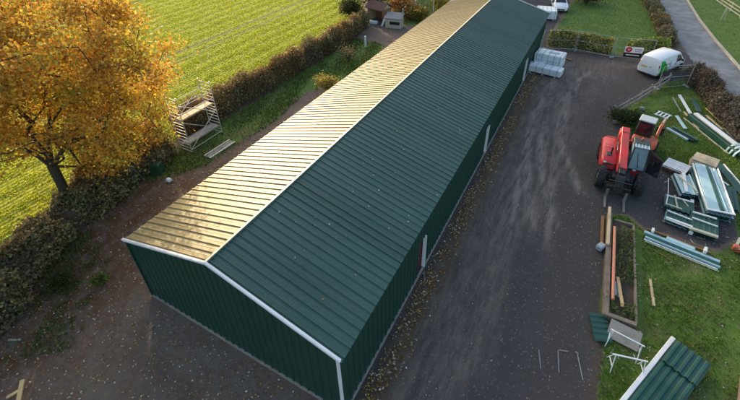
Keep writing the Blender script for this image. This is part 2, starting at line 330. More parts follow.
def ground_mat():
    m, nt = nt_new('ground'); L = nt.links
    pos = N(nt, 'ShaderNodeNewGeometry').outputs['Position']
    def att(n):
        a = N(nt, 'ShaderNodeAttribute', attribute_name=n); s = N(nt, 'ShaderNodeSeparateColor'); L.new(a.outputs['Color'], s.inputs[0])
        return [s.outputs[0], s.outputs[1], s.outputs[2], a.outputs['Alpha']]
    yard, grass, road, field = att('mA'); dust, lit, mould, stone = att('mB'); lawn, bank, tram, tyre = att('mC')
    n_f = noise(nt, pos, 22, 5, .7); n_m = noise(nt, pos, 4.5, 5, .65); n_c = noise(nt, pos, .7, 4, .6); n_g = noise(nt, pos, 60, 3, .7); n_x = noise(nt, pos, 1.7, 6, .7)
    vor = N(nt, 'ShaderNodeTexVoronoi'); vor.inputs['Scale'].default_value = 24; L.new(pos, vor.inputs['Vector']); vs = vor.outputs['Color']
    sv = N(nt, 'ShaderNodeSeparateColor'); L.new(vs, sv.inputs[0]); cell = sv.outputs[0]
    def edge(msk, amt=.9):      # noise-broken mask
        k = math_n(nt, 'ADD', msk, math_n(nt, 'MULTIPLY', math_n(nt, 'SUBTRACT', n_m, .5), amt)); return ramp(nt, k, .38, .62)
    # soil
    soil = mixc(nt, n_m, (.070,.050,.037), (.275,.20,.15)); soil = mixc(nt, ramp(nt, n_c, .35, .7), soil, (.19,.15,.122))
    soil = mixc(nt, math_n(nt, 'MULTIPLY', mould, ramp(nt, n_x, .35, .6)), soil, (.135,.068,.036))
    stn = mixc(nt, cell, (.10,.10,.105), (.38,.37,.36)); soil = mixc(nt, math_n(nt, 'MULTIPLY', stone, ramp(nt, n_m, .3, .55)), soil, stn)
    # yard: dark planings with a pale worn middle
    yc = mixc(nt, n_f, (.042,.037,.036), (.125,.114,.110)); yc = mixc(nt, ramp(nt, n_c, .4, .7), yc, (.076,.069,.066))
    yc = mixc(nt, math_n(nt, 'MULTIPLY', ramp(nt, cell, .95, .99), .55), yc, (.30,.29,.27))
    mp = N(nt, 'ShaderNodeMapping'); mp.inputs['Rotation'].default_value = (0,0,-.12); mp.inputs['Scale'].default_value = (1.,.16,1.); L.new(pos, mp.inputs[0])
    n_s = noise(nt, mp.outputs[0], 3.2, 6, .7)
    du = math_n(nt, 'MULTIPLY', dust, math_n(nt, 'ADD', math_n(nt, 'MULTIPLY', ramp(nt, n_s, .36, .66), .62), math_n(nt, 'MULTIPLY', ramp(nt, n_x, .25, .75), .3)))
    dc = mixc(nt, n_f, (.20,.150,.118), (.38,.31,.255)); yc = mixc(nt, math_n(nt, 'MULTIPLY', du, .72), yc, dc)
    yc = mixc(nt, math_n(nt, 'MULTIPLY', tyre, math_n(nt, 'MULTIPLY', ramp(nt, n_s, .36, .6), .5)), yc, (.42,.36,.30))
    yc = mixc(nt, math_n(nt, 'MULTIPLY', lit, ramp(nt, n_m, .3, .55)), yc, mixc(nt, n_f, (.06,.040,.027), (.22,.145,.085)))
    c = mixc(nt, edge(yard, .7), soil, yc)
    # grass
    gc = mixc(nt, n_f, (.07,.14,.025), (.17,.27,.05)); gc = mixc(nt, ramp(nt, n_c, .4, .68), gc, (.15,.17,.055))
    gc2 = mixc(nt, n_f, (.075,.135,.028), (.135,.225,.050)); gc2 = mixc(nt, math_n(nt, 'MULTIPLY', ramp(nt, n_c, .45, .7), .6), gc2, (.16,.23,.06))
    gc = mixc(nt, lawn, gc, gc2)
    gc = mixc(nt, math_n(nt, 'MULTIPLY', bank, ramp(nt, n_x, .54, .68)), gc, (.15,.125,.075))
    c = mixc(nt, edge(grass), c, gc)
    # crop field in drilled rows
    sx = N(nt, 'ShaderNodeSeparateXYZ'); L.new(pos, sx.inputs[0])
    row = math_n(nt, 'SINE', math_n(nt, 'ADD', math_n(nt, 'MULTIPLY', sx.outputs[0], 2*math.pi/.34), math_n(nt, 'MULTIPLY', n_m, 2.2)))
    row = math_n(nt, 'ADD', math_n(nt, 'MULTIPLY', row, .5), .5)
    fcn = mixc(nt, math_n(nt, 'MULTIPLY', row, ramp(nt, n_f, .2, .6)), (.17,.205,.014), (.36,.40,.018)); fcn = mixc(nt, ramp(nt, n_x, .4, .7), fcn, (.42,.43,.022))
    wid = math_n(nt, 'SINE', math_n(nt, 'ADD', math_n(nt, 'MULTIPLY', sx.outputs[0], 2*math.pi/1.9), math_n(nt, 'MULTIPLY', n_c, 5.)))
    fcn = mixc(nt, math_n(nt, 'MULTIPLY', ramp(nt, wid, .0, 1.0), .5), fcn, (.11,.15,.018))
    fcn = mixc(nt, math_n(nt, 'MULTIPLY', tram, .8), fcn, (.055,.065,.02))
    fe = edge(field, .8); c = mixc(nt, fe, c, fcn)
    # road
    rc = mixc(nt, n_g, (.10,.104,.112), (.21,.218,.23)); rc = mixc(nt, ramp(nt, n_c, .38, .66), rc, (.25,.26,.28)); rc = mixc(nt, math_n(nt,'MULTIPLY', ramp(nt, n_x, .5, .72), .5), rc, (.11,.115,.125))
    c = mixc(nt, edge(road, .15), c, rc)
    p = N(nt, 'ShaderNodeBsdfPrincipled'); L.new(c, p.inputs['Base Color']); p.inputs['Specular IOR Level'].default_value = .25
    L.new(math_n(nt, 'SUBTRACT', .92, math_n(nt, 'MULTIPLY', road, .35)), p.inputs['Roughness'])
    h = math_n(nt, 'ADD', math_n(nt, 'MULTIPLY', n_m, .7), math_n(nt, 'MULTIPLY', n_f, .45))
    h = math_n(nt, 'MULTIPLY', h, math_n(nt, 'SUBTRACT', 1.0, math_n(nt, 'MULTIPLY', road, .93)))
    h = math_n(nt, 'ADD', h, math_n(nt, 'MULTIPLY', math_n(nt, 'MULTIPLY', row, fe), .55))
    b = N(nt, 'ShaderNodeBump'); b.inputs['Strength'].default_value = .85; b.inputs['Distance'].default_value = .09
    L.new(h, b.inputs['Height']); L.new(b.outputs[0], p.inputs['Normal']); finish(nt, p.outputs[0]); return m
GM = ground_mat()
for i, nm in enumerate(names):
    f = F4[cls == i]; used, inv = np.unique(f, return_inverse=True); inv = inv.reshape(f.shape)
    me = bpy.data.meshes.new(nm); n = len(used); k = len(f)
    me.vertices.add(n); me.loops.add(k*4); me.polygons.add(k)
    me.vertices.foreach_set('co', np.column_stack([GP[used], gz[used]]).astype(np.float32).ravel())
    me.loops.foreach_set('vertex_index', inv.astype(np.int32).ravel()); me.polygons.foreach_set('loop_start', np.arange(0, 4*k, 4, dtype=np.int32))
    me.polygons.foreach_set('loop_total', np.full(k, 4, np.int32)); me.update(calc_edges=True); me.shade_smooth()
    for an, A in (('mA',mA),('mB',mB),('mC',mC)): me.attributes.new(an, 'FLOAT_COLOR', 'POINT').data.foreach_set('color', A[used].ravel())
    me.materials.append(GM); o = bpy.data.objects.new(nm, me); COL.objects.link(o); kind(o, 'structure')
# kerb on the far side of the road
k = MB(); kp = [V((a,b,0)) for a,b in ROADR]
for a, b in zip(kp[:-1], kp[1:]):
    n = max(1, round((b-a).length/.95)); d = (b-a)/n
    for i in range(n): k.bar(a+d*i+d*.01+V((.10,0,.03)), a+d*(i+1)-d*.01+V((.10,0,.03)), .22, .20)
kind(k.build('kerb', kerbm), 'structure')
# chalk lines on the yard
mk = MB()
for (a,b),(c,d),w in [((15.42,5.4),(15.62,4.68),.035),((16.08,5.74),(16.42,5.86),.035),((16.08,5.70),(16.22,4.86),.035),((16.74,5.9),(17.02,4.98),.04),((16.66,5.98),(16.78,5.93),.04)]:
    mk.bar((a,b,.045),(c,d,.045),w,.004)
kind(mk.build('yard_markings', paintw), 'structure')
# ------------------------------------------------------------------ barn
BW, BL, HE, HR = 9.96, 38.1, 3.5, 4.93
barn = thing('metal_barn', 'long dark green metal clad barn with a shallow pitched ribbed roof and white trims', 'barn')
pit = 1/3; PR = 1/3.012
def up(z): return V((0,0,z))
def wall(name, o, u, n, nrib, pitch, top):
    """vertical cladding; top(s) gives the wall height at distance s along u"""
    o, u, n = V(o), V(u), V(n); m = MB(); vs = []; s_ = []
    for i in range(nrib):
        for off, hh in ((0,0), (.35*pitch,0), (.41*pitch,.032), (.55*pitch,.032), (.61*pitch,0)):
            s_.append((i*pitch+off, hh))
    s_.append((nrib*pitch, 0))
    for s, hh in s_:
        z0, z1 = top(s)
        vs += [o+u*s+n*hh+up(z0), o+u*s+n*hh+up(z1)]
    m.add(vs, [(2*i, 2*i+2, 2*i+3, 2*i+1) for i in range(len(vs)//2-1)])
    return m.build(name, green, barn)
gab = lambda s: (.08, HE-.03+(HR-HE)*(1-abs(s-BW/2)/(BW/2)))
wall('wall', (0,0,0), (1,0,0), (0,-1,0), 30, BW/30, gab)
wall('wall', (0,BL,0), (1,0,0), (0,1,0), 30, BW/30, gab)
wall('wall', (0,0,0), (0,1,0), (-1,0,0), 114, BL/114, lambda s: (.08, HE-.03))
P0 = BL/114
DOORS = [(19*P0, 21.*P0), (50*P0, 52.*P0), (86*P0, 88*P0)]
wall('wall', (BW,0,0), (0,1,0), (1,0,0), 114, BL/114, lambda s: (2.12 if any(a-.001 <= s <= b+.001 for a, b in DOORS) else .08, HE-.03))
for a, b in DOORS:
    rv = MB(); rv.box((BW-.14,(a+b)/2,1.06), (.05,b-a,2.12)); dr = rv.build('door', darkred, barn)
    MB().bar((BW-.09,a+.14,1.0),(BW-.09,a+.26,1.0),.03,.03).build('handle', galv, dr)
    fr = MB(); fr.box((BW-.0,b-.03,1.08),(.16,.05,2.10), ch=.006)
    fr.build('door_frame', white, barn)
pl = MB()
pl.box((BW/2,-.02,.03),(BW+.10,.10,.10)); pl.box((BW/2,BL+.02,.045),(BW+.10,.10,.13)); pl.box((-.02,BL/2,.045),(.10,BL-.1,.13)); pl.box((BW+.02,BL/2,.03),(.09,BL-.1,.10))
pl.build('plinth', woodgrey, barn)
fl = MB(); fl.box((BW/2,BL/2,-.01),(BW-.2,BL-.2,.04)); fl.build('floor', concrete, barn)
OV = .17; sl_len = math.hypot(BW/2+OV, (HR-HE)*(BW/2+OV)/(BW/2)); dz = (HR-HE)/(BW/2); c_ = 1/math.hypot(1,dz)
for sg in (-1, 1):
    r = MB(); nn = V((sg*dz*c_,0,c_))
    r.sheet((BW/2, -.06, HR+.03), (0,1,0), (sg*(BW/2+OV),0,-dz*(BW/2+OV)), nn, 115, (BL+.12)/115, .04, (.032,.068), jit=.016)
    r.build('roof', glareroof if sg < 0 else roofgreen, barn)
    lp = MB(); fr_ = .46; lp.sheet(V((BW/2,-.05,HR+.036))+V((sg*(BW/2+OV),0,-dz*(BW/2+OV)))*fr_, (0,1,0), V((sg*(BW/2+OV),0,-dz*(BW/2+OV)))*.018, nn, 115, (BL+.12)/115, .04, (.034,.071)); lp.build('sheet_lap', glareroof if sg < 0 else roofgreen, barn)
    # ridge cap wing; the left one is cream, sunlight painted into its colour
    q = MB(); q.poly([(BW/2,-.09,HR+.095),(BW/2,BL+.09,HR+.095),(BW/2+sg*(.10 if sg < 0 else .05),BL+.09,HR+.095-dz*.08),(BW/2+sg*(.10 if sg < 0 else .05),-.09,HR+.095-dz*.08)], .004)
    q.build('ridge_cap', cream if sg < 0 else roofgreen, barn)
    for yy, dd in ((-.085,-1), (BL+.085,1)):
        t = MB(); a = V((BW/2+sg*.0, yy, HR+.06)); b = V((BW/2+sg*(BW/2+OV-.03), yy, HE+.06-dz*(OV-.03)))
        t.bar(a+up(.02), a.lerp(b,.5)+up(.02), .045, .085); t.bar(a.lerp(b,.495)+up(.02), b+up(.02), .05, .09); t.bar(a+V((0,-dd*.035,.068)), b+V((0,-dd*.035,.068)), .07, .010)
        t.build('rake_trim', white, barn)
    e = MB(); xx = BW/2+sg*(BW/2+OV-.07); ze = HE-dz*OV
    e.box((BW/2+sg*(BW/2+.035), BL/2, HE-.10),(.05,BL,.12)); e.build('eave_flashing', green, barn)
cp = MB(); cp.box((BW+.015,-.045,HE/2+.03),(.10,.08,HE-.12), ch=.01); cp.build('corner_trim', white, barn)
cp = MB(); cp.box((BW+.045,.07,HE/2+.03),(.03,.12,HE-.12)); cp.build('corner_trim', green, barn)
cp = MB(); cp.box((-.02,-.02,HE/2),(.09,.09,HE-.14)); cp.build('corner_trim', green, barn)
# ------------------------------------------------------------------ vegetation
CAMP = np.array([14.175,-5.174,15.667]); cF, cR, cU = (np.array(a) for a in (Fw, Rt, Up))
def px(P):
    d = P-CAMP; z = d@cF; return 370+409.42*(d@cR)/z, 138-409.42*(d@cU)/z
def vis(P, m=25):
    u, v = px(P); return (u > -m)&(u < 740+m)&(v > -m)&(v < 400+m)
# --- autumn oak
def oak():
    root = V((-8.6,1.5,0)); t = thing('oak_tree', 'large autumn oak with gold and orange leaves standing in the hedge left of the barn', 'tree', root)
    nodes = []; edges = []
    def add(p, par): nodes.append(V(p)); edges.append(par); return len(nodes)-1
    i = add((0,0,-.1), -1); i = add((-.05,0,.9), i); i = add((.05,.05,2.0), i); f = add((0,.1,3.1), i)
    def chain(par, end, n, wob=.35):
        a = nodes[par].copy(); e = V(end)
        for k in range(1, n+1):
            q = a.lerp(e, k/n) + V((random.gauss(0,wob), random.gauss(0,wob), random.gauss(0,wob)+.35*math.sin(k/n*math.pi)))*(1 if k < n else .3)
            par = add(q, par)
        return par
    for e, n in (((.4,-1.6,7.2),5), ((-.6,.4,8.5),6), ((.8,2.2,7.6),6), ((-3.2,-2.2,6.8),6), ((-3.2,2.8,7.2),6), ((3.4,2.4,5.4),6), ((2.6,-2.2,6.2),5), ((1.6,4.6,5.2),7)):
        chain(f, e, n)
    # crown targets
    T = []
    cen = np.array([.4,.9,7.4]); R_ = np.array([7.0,7.3,5.4]); rd = np.array([.28,.96,0])
    while len(T) < 300:
        d = rdir(1)[0]*(rng.random()**.33); d = d*(.35+.65*1) ; p = cen+d*R_
        lump = vnoise(p[None,:], .55, 21)[0]
        if np.linalg.norm(d) > .88+.18*lump: continue
        s = p@rd
        if p[2] < 2.1 or (s < 2.0 and p[2] < 5.6+.60*max(p[0],-1)+.8*lump) or (p[2] < 4.4 and s < 2.6):
            if p[2] < 3.6 or s < -6.5 or rng.random() > .10: continue
        if p[0] > 5.6: continue
        if vnoise(p[None,:], 1.0, 22)[0] < .0: continue
        ts = (p[2]-4.2)/SUN.z; lx, ly = p[0]-8.6-SUN.x*ts, p[1]+1.5-SUN.y*ts
        if -.5 < lx < 5.2 and -.5 < ly < 10 and rng.random() < .7: continue
        T.append(p)
    while len(T) < 350:
        p = np.array([-1.8-5*rng.random(), -2.5+7.5*rng.random(), 2.7+2.6*rng.random()])
        if vnoise(p[None,:], 1.0, 22)[0] > -.3: T.append(p)
    while len(T) < 372:
        s_ = 1.6+2.3*rng.random(); xl = -1.6+2.4*rng.random(); T.append(np.array([.28*s_+.96*xl, .96*s_-.28*xl, 2.1+2.3*rng.random()]))
    T.sort(key=lambda p: np.linalg.norm(p-np.array([0,.1,3.3])))
    tips = []
    for p in T:
        p = V(p); j = min(range(3, len(nodes)), key=lambda q: (nodes[q]-p).length + (.6 if nodes[q].z > p.z+1.5 else 0))
        L = (nodes[j]-p).length
        tips.append(chain(j, p, max(1, int(L/.7)), .14))
    rad_ = [0.]*len(nodes)
    for q in tips: rad_[q] = max(rad_[q], .012)
    area = [0.]*len(nodes)
    for q in range(len(nodes)-1, -1, -1):
        area[q] += .012**2.1 if area[q] == 0 else 0
        if edges[q] >= 0: area[edges[q]] += area[q]
    ra = [min(.46, a**(1/2.1)*1.9) for a in area]
    m = MB(); kids = {}
    for q, p in enumerate(edges): kids.setdefault(p, []).append(q)
    done = set()
    def walk(q0, par):
        pts, rs = ([nodes[par]], [min(ra[par], ra[q0]*1.15)]) if par >= 0 else ([], [])
        q = q0
        while True:
            pts.append(nodes[q]); rs.append(ra[q]); ks = kids.get(q, [])
            if not ks: break
            ks = sorted(ks, key=lambda k: -ra[k])
            for k in ks[1:]: stack.append((k, q))
            q = ks[0]
        if len(pts) > 1:
            if par < 0: rs[0] *= 1.5; rs[1] *= 1.1
            m.path(pts, rs, 9 if max(rs) > .12 else 5, caps=False)
    stack = [(0, -1)]
    while stack: walk(*stack.pop())
    m.build('trunk', bark, t, smooth=True)
    P = []; MD = []
    for q in tips:
        n = int(300*(.35+1.2*random.random())); c = np.array(nodes[q]); P.append(c + rng.normal(size=(n,3))*np.array([.46,.46,.30])); k_ = .62+.5*random.random(); h_ = random.gauss(0,.08); MD.append(np.tile([k_*(1+h_*.3), k_*(1-h_), k_], (n,1)))
    P = np.concatenate(P); MD = np.concatenate(MD); q_ = P[:,2] > 1.5; P = P[q_]; MD = MD[q_]
    cards('crown', P, .105*(.55+.95*rng.random(len(P))), [(.72,.42,.05),(.62,.27,.04),(.60,.45,.08),(.36,.16,.035),(.80,.54,.09),(.40,.36,.08)], LEAF, t, [.28,.13,.20,.09,.15,.15], mod=MD)
oak()
# --- hedges
def hedge(name, label, cat, path, w, h, n, cols, size, wts=None, corecol=None, z0=0., lum=.35, group=None, twigs=0, stuff=False, seed=3):
    path = [V((a,b,0)) for a,b in path]; cum = [0]
    for a, b in zip(path[:-1], path[1:]): cum.append(cum[-1]+(b-a).length)
    tot = cum[-1]
    def at(s):
        for i in range(len(path)-1):
            if s <= cum[i+1] or i == len(path)-2:
                d = (path[i+1]-path[i]).normalized(); return path[i]+d*(s-cum[i]), d
    root = thing(name, label, cat, at(tot/2)[0], 0, group); o = V(root.location)
    core = MB(); rings = []; ns = max(4, int(tot/.5))
    for i in range(ns+1):
        p, d = at(tot*i/ns); sd = V((d.y,-d.x,0)); e = 1 if 0 < i < ns else .45
        k = 1+.22*float(vnoise(np.array([[p.x,p.y]]), 1.1, seed)[0])
        ring = []
        for a in range(9):
            t = math.pi*a/8; ring.append(p-o + sd*math.cos(t)*w*.40*k*e + up(z0+max(0, math.sin(t))**.7*h*.80*k*e-.05))
        rings.append(ring)
    core.loft(rings); core.build('stems', corecol or twig, root, smooth=True)
    s = rng.random(n)*tot; seg = np.clip(np.searchsorted(cum, s)-1, 0, len(path)-2)
    pa = np.array([[p.x,p.y] for p in path]); d = (pa[1:]-pa[:-1]); ln = np.linalg.norm(d, axis=1); d = d/ln[:,None]
    c = pa[seg]+d[seg]*(s-np.array(cum)[seg])[:,None]; sd = np.stack([d[seg][:,1],-d[seg][:,0]],1)
    t = rng.random(n)*math.pi; rr = .78+.28*rng.random(n)+.06*rng.normal(size=n)
    kx = 1+lum*vnoise(c, 1.1, seed)*.65 + lum*.6*vnoise(np.column_stack([s, t]), 2.2, seed+1)
    P = np.empty((n,3)); off = np.cos(t)*w*.5*rr*kx
    P[:,:2] = c+sd*off[:,None]; P[:,2] = z0+np.sin(t)**.7*h*rr*kx
    P -= np.array(o)
    md = 1.3+.5*vnoise(np.column_stack([c, P[:,2]*1.5]), .9, seed+5); hue = .22*vnoise(c, .6, seed+9)
    f = cards('foliage', P, size*(.6+.9*rng.random(n)), cols, HEDGE, root, wts, mod=np.column_stack([md*(1+hue), md, md*(1-hue)]))
    if twigs:
        q = rng.choice(n, twigs); tp = P[q]; A = rdir(twigs)*.012; B = rdir(twigs); B[:,2] = np.abs(B[:,2])+.3; B *= (.12+.25*rng.random((twigs,1)))
        c2 = np.array([(.10,.07,.045),(.16,.11,.07),(.05,.035,.025)])[rng.choice(3, twigs)]
        quads('twigs', tp, A, B, c2, HEDGE, root)
    return root
BR = [(.22,.13,.065),(.15,.13,.055),(.36,.24,.09),(.11,.08,.045),(.17,.18,.055)]
hedge('field_hedge', 'long clipped brown hedge between the crop field and the grass path', 'hedge', [(-9.9,9.5),(-9.6,12.5),(-9.5,16),(-9.4,22),(-9.3,28),(-9.4,33),(-10.2,37)], 1.7, 1.9, 36000, BR, .10, [.3,.22,.22,.14,.12], lum=.3, twigs=4000)
hedge('bramble_hedge', 'overgrown dark bramble hedge around the foot of the oak', 'hedge', [(-9.4,8),(-9.0,6.0),(-8.5,3),(-7.9,.4),(-7.1,-1.5),(-5.9,-3.2),(-4.6,-4.9),(-3.6,-8)], 2.7, 1.35, 40000, [(.19,.17,.075),(.26,.185,.10),(.11,.10,.055),(.42,.28,.11),(.25,.26,.09)], .11, [.28,.25,.22,.12,.13], lum=.55, twigs=6000, seed=8)
hedge('golden_hedge', 'leafy orange brown hedge piece under the right side of the oak', 'hedge', [(-9.0,2.6),(-9.2,5.4),(-9.5,8.0)], 2.0, 2.2, 13000, [(.52,.25,.05),(.40,.17,.045),(.58,.36,.07),(.2,.11,.05)], .13, [.35,.3,.2,.15], lum=.5, seed=12)
GY = [(.42,.38,.09),(.22,.22,.06),(.12,.14,.04),(.55,.47,.14)]
hedge('garden_hedge', 'clipped yellow green hedge behind the mesh panels beside the barn end', 'hedge', [(10.4,39.3),(12.2,39.7),(14,39.8),(16.2,39.4)], .95, 1.45, 9000, GY, .12, [.3,.35,.25,.1], lum=.2, corecol=bark)
hedge('garden_hedge', 'low bright green hedge behind the white van', 'hedge', [(17.7,40.3),(19.2,41.3),(20.9,42.2)], 1.0, 1.2, 6000, [(.30,.35,.065),(.18,.23,.055),(.45,.46,.10),(.10,.14,.04)], .12, [.35,.3,.15,.2], lum=.2, corecol=bark)
hedge('lawn_hedge', 'bare brown twiggy hedge between the far lawn and the road', 'hedge', [(21.2,43.6),(20.9,50),(20.2,57),(19.4,64),(18.6,72)], 1.5, 1.1, 12000, [(.22,.16,.095),(.15,.14,.065),(.30,.22,.13),(.13,.17,.055)], .14, [.35,.25,.2,.2], twigs=3000)
hedge('roadside_hedge', 'brown twiggy roadside hedge behind the cladding offcuts', 'hedge', [(22.9,37.0),(23.3,34.2),(23.9,31.5),(24.5,28.6),(25.3,25),(25.9,21)], 1.6, 1.15, 16000, [(.23,.18,.13),(.16,.13,.10),(.32,.25,.18),(.12,.13,.06)], .11, [.35,.3,.2,.15], twigs=9000, seed=5)
w_ = hedge('unseen_shade_wood', 'unseen tall wood added past the far end of the field to shade the lawn and yard', 'wood', [(-18.5,57),(-17,68),(-12,85),(-4,106)], 6, 13.5, 9000, [(.08,.07,.025),(.12,.08,.03)], .8, lum=.25)  # out of view, added to cast shade over the lawn, van and yard
for o in [w_]+list(w_.children): kind(o, 'stuff')
# --- single shrubs
def shrub(name, label, loc, r, h, n, cols, size, group=None, stems=7, bare=False):
    t = thing(name, label, 'shrub', loc, 0, group); m = MB(); tips = []
    for k in range(stems):
        a = 6.283*k/stems+random.random(); e = V((math.cos(a)*r*.6*random.uniform(.4,1), math.sin(a)*r*.6*random.uniform(.4,1), h*random.uniform(.6,.95)))
        m.path([(0,0,-.05), e*.5+V((0,0,.1)), e], [.03,.02,.008], 5); tips.append(e)
        for _ in range(4 if bare else 1):
            b = e*random.uniform(.45,.9); e2 = b+V((random.gauss(0,r*.35),random.gauss(0,r*.35),h*.25*random.random())); m.path([b,e2],[.01,.005],4); tips.append(e2)
    m.build('stems', twig, t)
    c = np.array([tips[i] for i in rng.choice(len(tips), n)]); P = c+rng.normal(size=(n,3))*np.array([r*.33,r*.33,h*.17]); P[:,2] = np.abs(P[:,2])+.02
    cards('foliage', P, size, cols, LEAF, t); return t
shrub('bare_shrub', 'pale leafless shrub on the grass path near the white post', (-5.9,26.4,0), 1.3, 1.3, 700, [(.30,.24,.14),(.22,.16,.09)], .07, bare=True, stems=12)
shrub('yellow_shrub', 'small yellow shrub right against the barn eave side', (-3.9,19.9,0), .9, 1.3, 2600, [(.36,.30,.06),(.42,.32,.08),(.2,.17,.05)], .09)
shrub('clipped_shrub', 'round dark green shrub at the near end of the rail fence', (17.95,25.3,0), .95, .85, 5000, [(.022,.042,.016),(.035,.06,.02),(.05,.075,.03)], .08)
for x, y, r, h, c, nm, lb in [(-11.6,41.5,1.8,3.6,[(.018,.032,.012),(.03,.045,.018)],'evergreen_shrub','tall dark evergreen shrub left of the brown roofed shed'),
        (-12.4,37.9,1.5,2.2,[(.03,.045,.015),(.05,.055,.02)],'evergreen_shrub','broad dark green shrub at the far end of the clipped brown hedge'),
        (-10.8,46.5,2.2,3.0,[(.40,.2,.04),(.32,.13,.03),(.2,.1,.03)],'orange_shrub','orange autumn shrub behind the brown roofed shed'),
        (-8.0,42.6,1.4,1.9,[(.40,.17,.05),(.45,.26,.1),(.3,.12,.04)],'orange_shrub','pinkish orange shrub behind the small cream hut'),
        (-6.3,41.4,1.3,1.5,[(.42,.22,.09),(.34,.2,.08),(.2,.14,.05)],'orange_shrub','orange brown shrub in front of the white swing frame'),
        (-4.8,41.3,1.2,1.3,[(.34,.27,.05),(.24,.2,.05)],'yellow_shrub','yellow green shrub between the swing frame and the barn roof'),
        (-3.9,46.2,1.0,1.4,[(.46,.36,.05),(.5,.4,.1)],'yellow_shrub','bright yellow shrub beside the stack of bricks'),
        (12.5,57.2,1.6,1.5,[(.05,.045,.02),(.08,.06,.03)],'brown_shrub','dark brown shrub at the far edge of the lawn')]:
    shrub(nm, lb, (x,y,0), r, h, 3200, c, .15, stems=9)
shrub('leafy_weed', 'small bright green weed on the bare soil near the barn corner', (-2.7,-.7,0), .4, .45, 300, [(.1,.16,.03),(.16,.2,.05)], .09, stems=5)
shrub('leafy_weed', 'low green weed patch at the edge of the bramble hedge', (-4.2,-1.7,0), .7, .35, 700, [(.045,.075,.02),(.07,.1,.03)], .08, stems=6)
# --- grass, crop, litter: uncountable ground cover
def scatter(poly, n, clip=True):
    p = np.array(poly); lo = np.maximum(p.min(0), [-75,-8]); hi = np.minimum(p.max(0), [45,75]); P = lo+(hi-lo)*rng.random((n*4,2)); P = P[inside(P, poly)]
    Q = np.column_stack([P, np.zeros(len(P))]); Q = Q[vis(Q)] if clip else Q; return Q[:n]
def blades(name, P, hgt, wid, cols, lean=.35, wts=None):
    n = len(P); h = hgt*(.5+rng.random((n,1))); a = rng.random(n)*6.283
    A = np.column_stack([np.cos(a), np.sin(a), 0*a])*wid*(.6+.8*rng.random((n,1))); B = np.column_stack([rng.normal(size=(n,2))*lean, np.ones(n)]); B = B*h*.5
    cols = np.array(cols); c = cols[rng.choice(len(cols), n, p=wts)]*(.7+.6*rng.random((n,1)))
    return kind(quads(name, P+B*.85, A, B, c, BLADE), 'stuff')
def keep(P, sc_, thr, seed): return P[vnoise(P[:,:2], sc_, seed) > thr + .35*rng.normal(size=len(P))]
g = scatter(BANK, 70000); g = keep(g, .9, -.25, 31); BED = [(17.1,7.6),(18.9,7.6),(18.9,14.3),(17.1,14.3)]; g = g[~inside(g[:,:2], BED)]
blades('grass', g, .085, .016, [(.11,.22,.035),(.17,.30,.05),(.25,.30,.09),(.075,.16,.025)])
g = keep(np.concatenate([scatter(STRIP, 16000), scatter(GARDEN, 9000)]), .8, -.2, 32)
blades('grass', g, .11, .03, [(.075,.13,.03),(.12,.18,.04),(.17,.17,.05)])
blades('grass', np.concatenate([scatter(LAWN, 16000), scatter(VERGE, 9000)]), .05, .03, [(.09,.17,.03),(.14,.24,.048)])
n = 400000; Pc = np.column_stack([-9.9-.34*np.floor(rng.random(n)*164)+rng.normal(size=n)*.07, -8+74*rng.random(n), np.zeros(n)])
Pc = Pc[inside(Pc[:,:2], FIELD) & vis(Pc)]; tramd = np.min([np.abs(Pc[:,0]-t) for t in (-21.5,-23.3,-45.5,-47.3)], axis=0)
Pc = Pc[(tramd > .25+.1*rng.random(len(Pc)))]; Pc = keep(Pc, .45, -.75, 33); Pc = Pc[np.sin(Pc[:,0]*2*math.pi/1.9+vnoise(Pc[:,:2], .35, 35)*2) < .8+.7*rng.normal(size=len(Pc))]
blades('crop_rows', Pc, .08, .03, [(.38,.46,.016),(.47,.51,.02),(.55,.52,.035),(.26,.35,.016)], .5)
g = keep(scatter([(-6.5,1),(-3.2,.2),(-1.6,-1.8),(-.8,-3.2),(-3,-5.2),(-6,-7),(-8,-3)], 7000), 1.1, .15, 37)
blades('grass', g, .13, .03, [(.09,.15,.04),(.14,.19,.05),(.17,.16,.06)], .6)
# fallen leaves
def uni(n, x0, x1, y0, y1): return np.column_stack([x0+(x1-x0)*rng.random(n), y0+(y1-y0)*rng.random(n), np.zeros(n)])
a = uni(3800, 0,1,-2,34); a[:,0] = 10.62+.24*rng.normal(size=3800)+.25*vnoise(a[:,1:2], .8, 41); a = a[a[:,0] > 10.08]; a = a[vnoise(a[:,:2], 1.2, 42) > -.25+.3*rng.normal(size=len(a))]
b = uni(3600, 10.1, 17.6, -3, 36); b = b[vnoise(b[:,:2], .7, 46)+.5*rng.normal(size=len(b)) > .1]; b = b[rng.random(len(b)) < .6+.4*np.exp(-((b[:,0]-15)/1.6)**2*1-((b[:,1]-10)/4)**2)]
c = uni(3600, -7, 10, -6, -.2); d = uni(2600, -8, -.4, 0, 14); e = uni(900, 17.6, 24, -2, 14)
L_ = np.concatenate([a,b,c,d,e]); L_[:,2] = .04+.02*rng.random(len(L_))
sz = np.concatenate([np.full(len(a), .075), np.full(len(b), .047), np.full(len(c), .06), np.full(len(d), .065), np.full(len(e), .055)])*(.6+.7*rng.random(len(L_)))
kind(cards('fallen_leaves', L_, sz, [(.42,.26,.07),(.34,.17,.045),(.20,.095,.035),(.52,.42,.24),(.60,.56,.46)], LITTER, None, [.25,.23,.2,.19,.13], flat=.75), 'stuff')
rl = uni(95, 5.2, 10.0, .2, 22); rl[:,2] = HR+.05-dz*(rl[:,0]-BW/2)+.03
kind(cards('leaves_on_roof', rl, .048, [(.5,.45,.3),(.42,.28,.1),(.62,.6,.5)], LITTER, None, flat=.6), 'stuff')
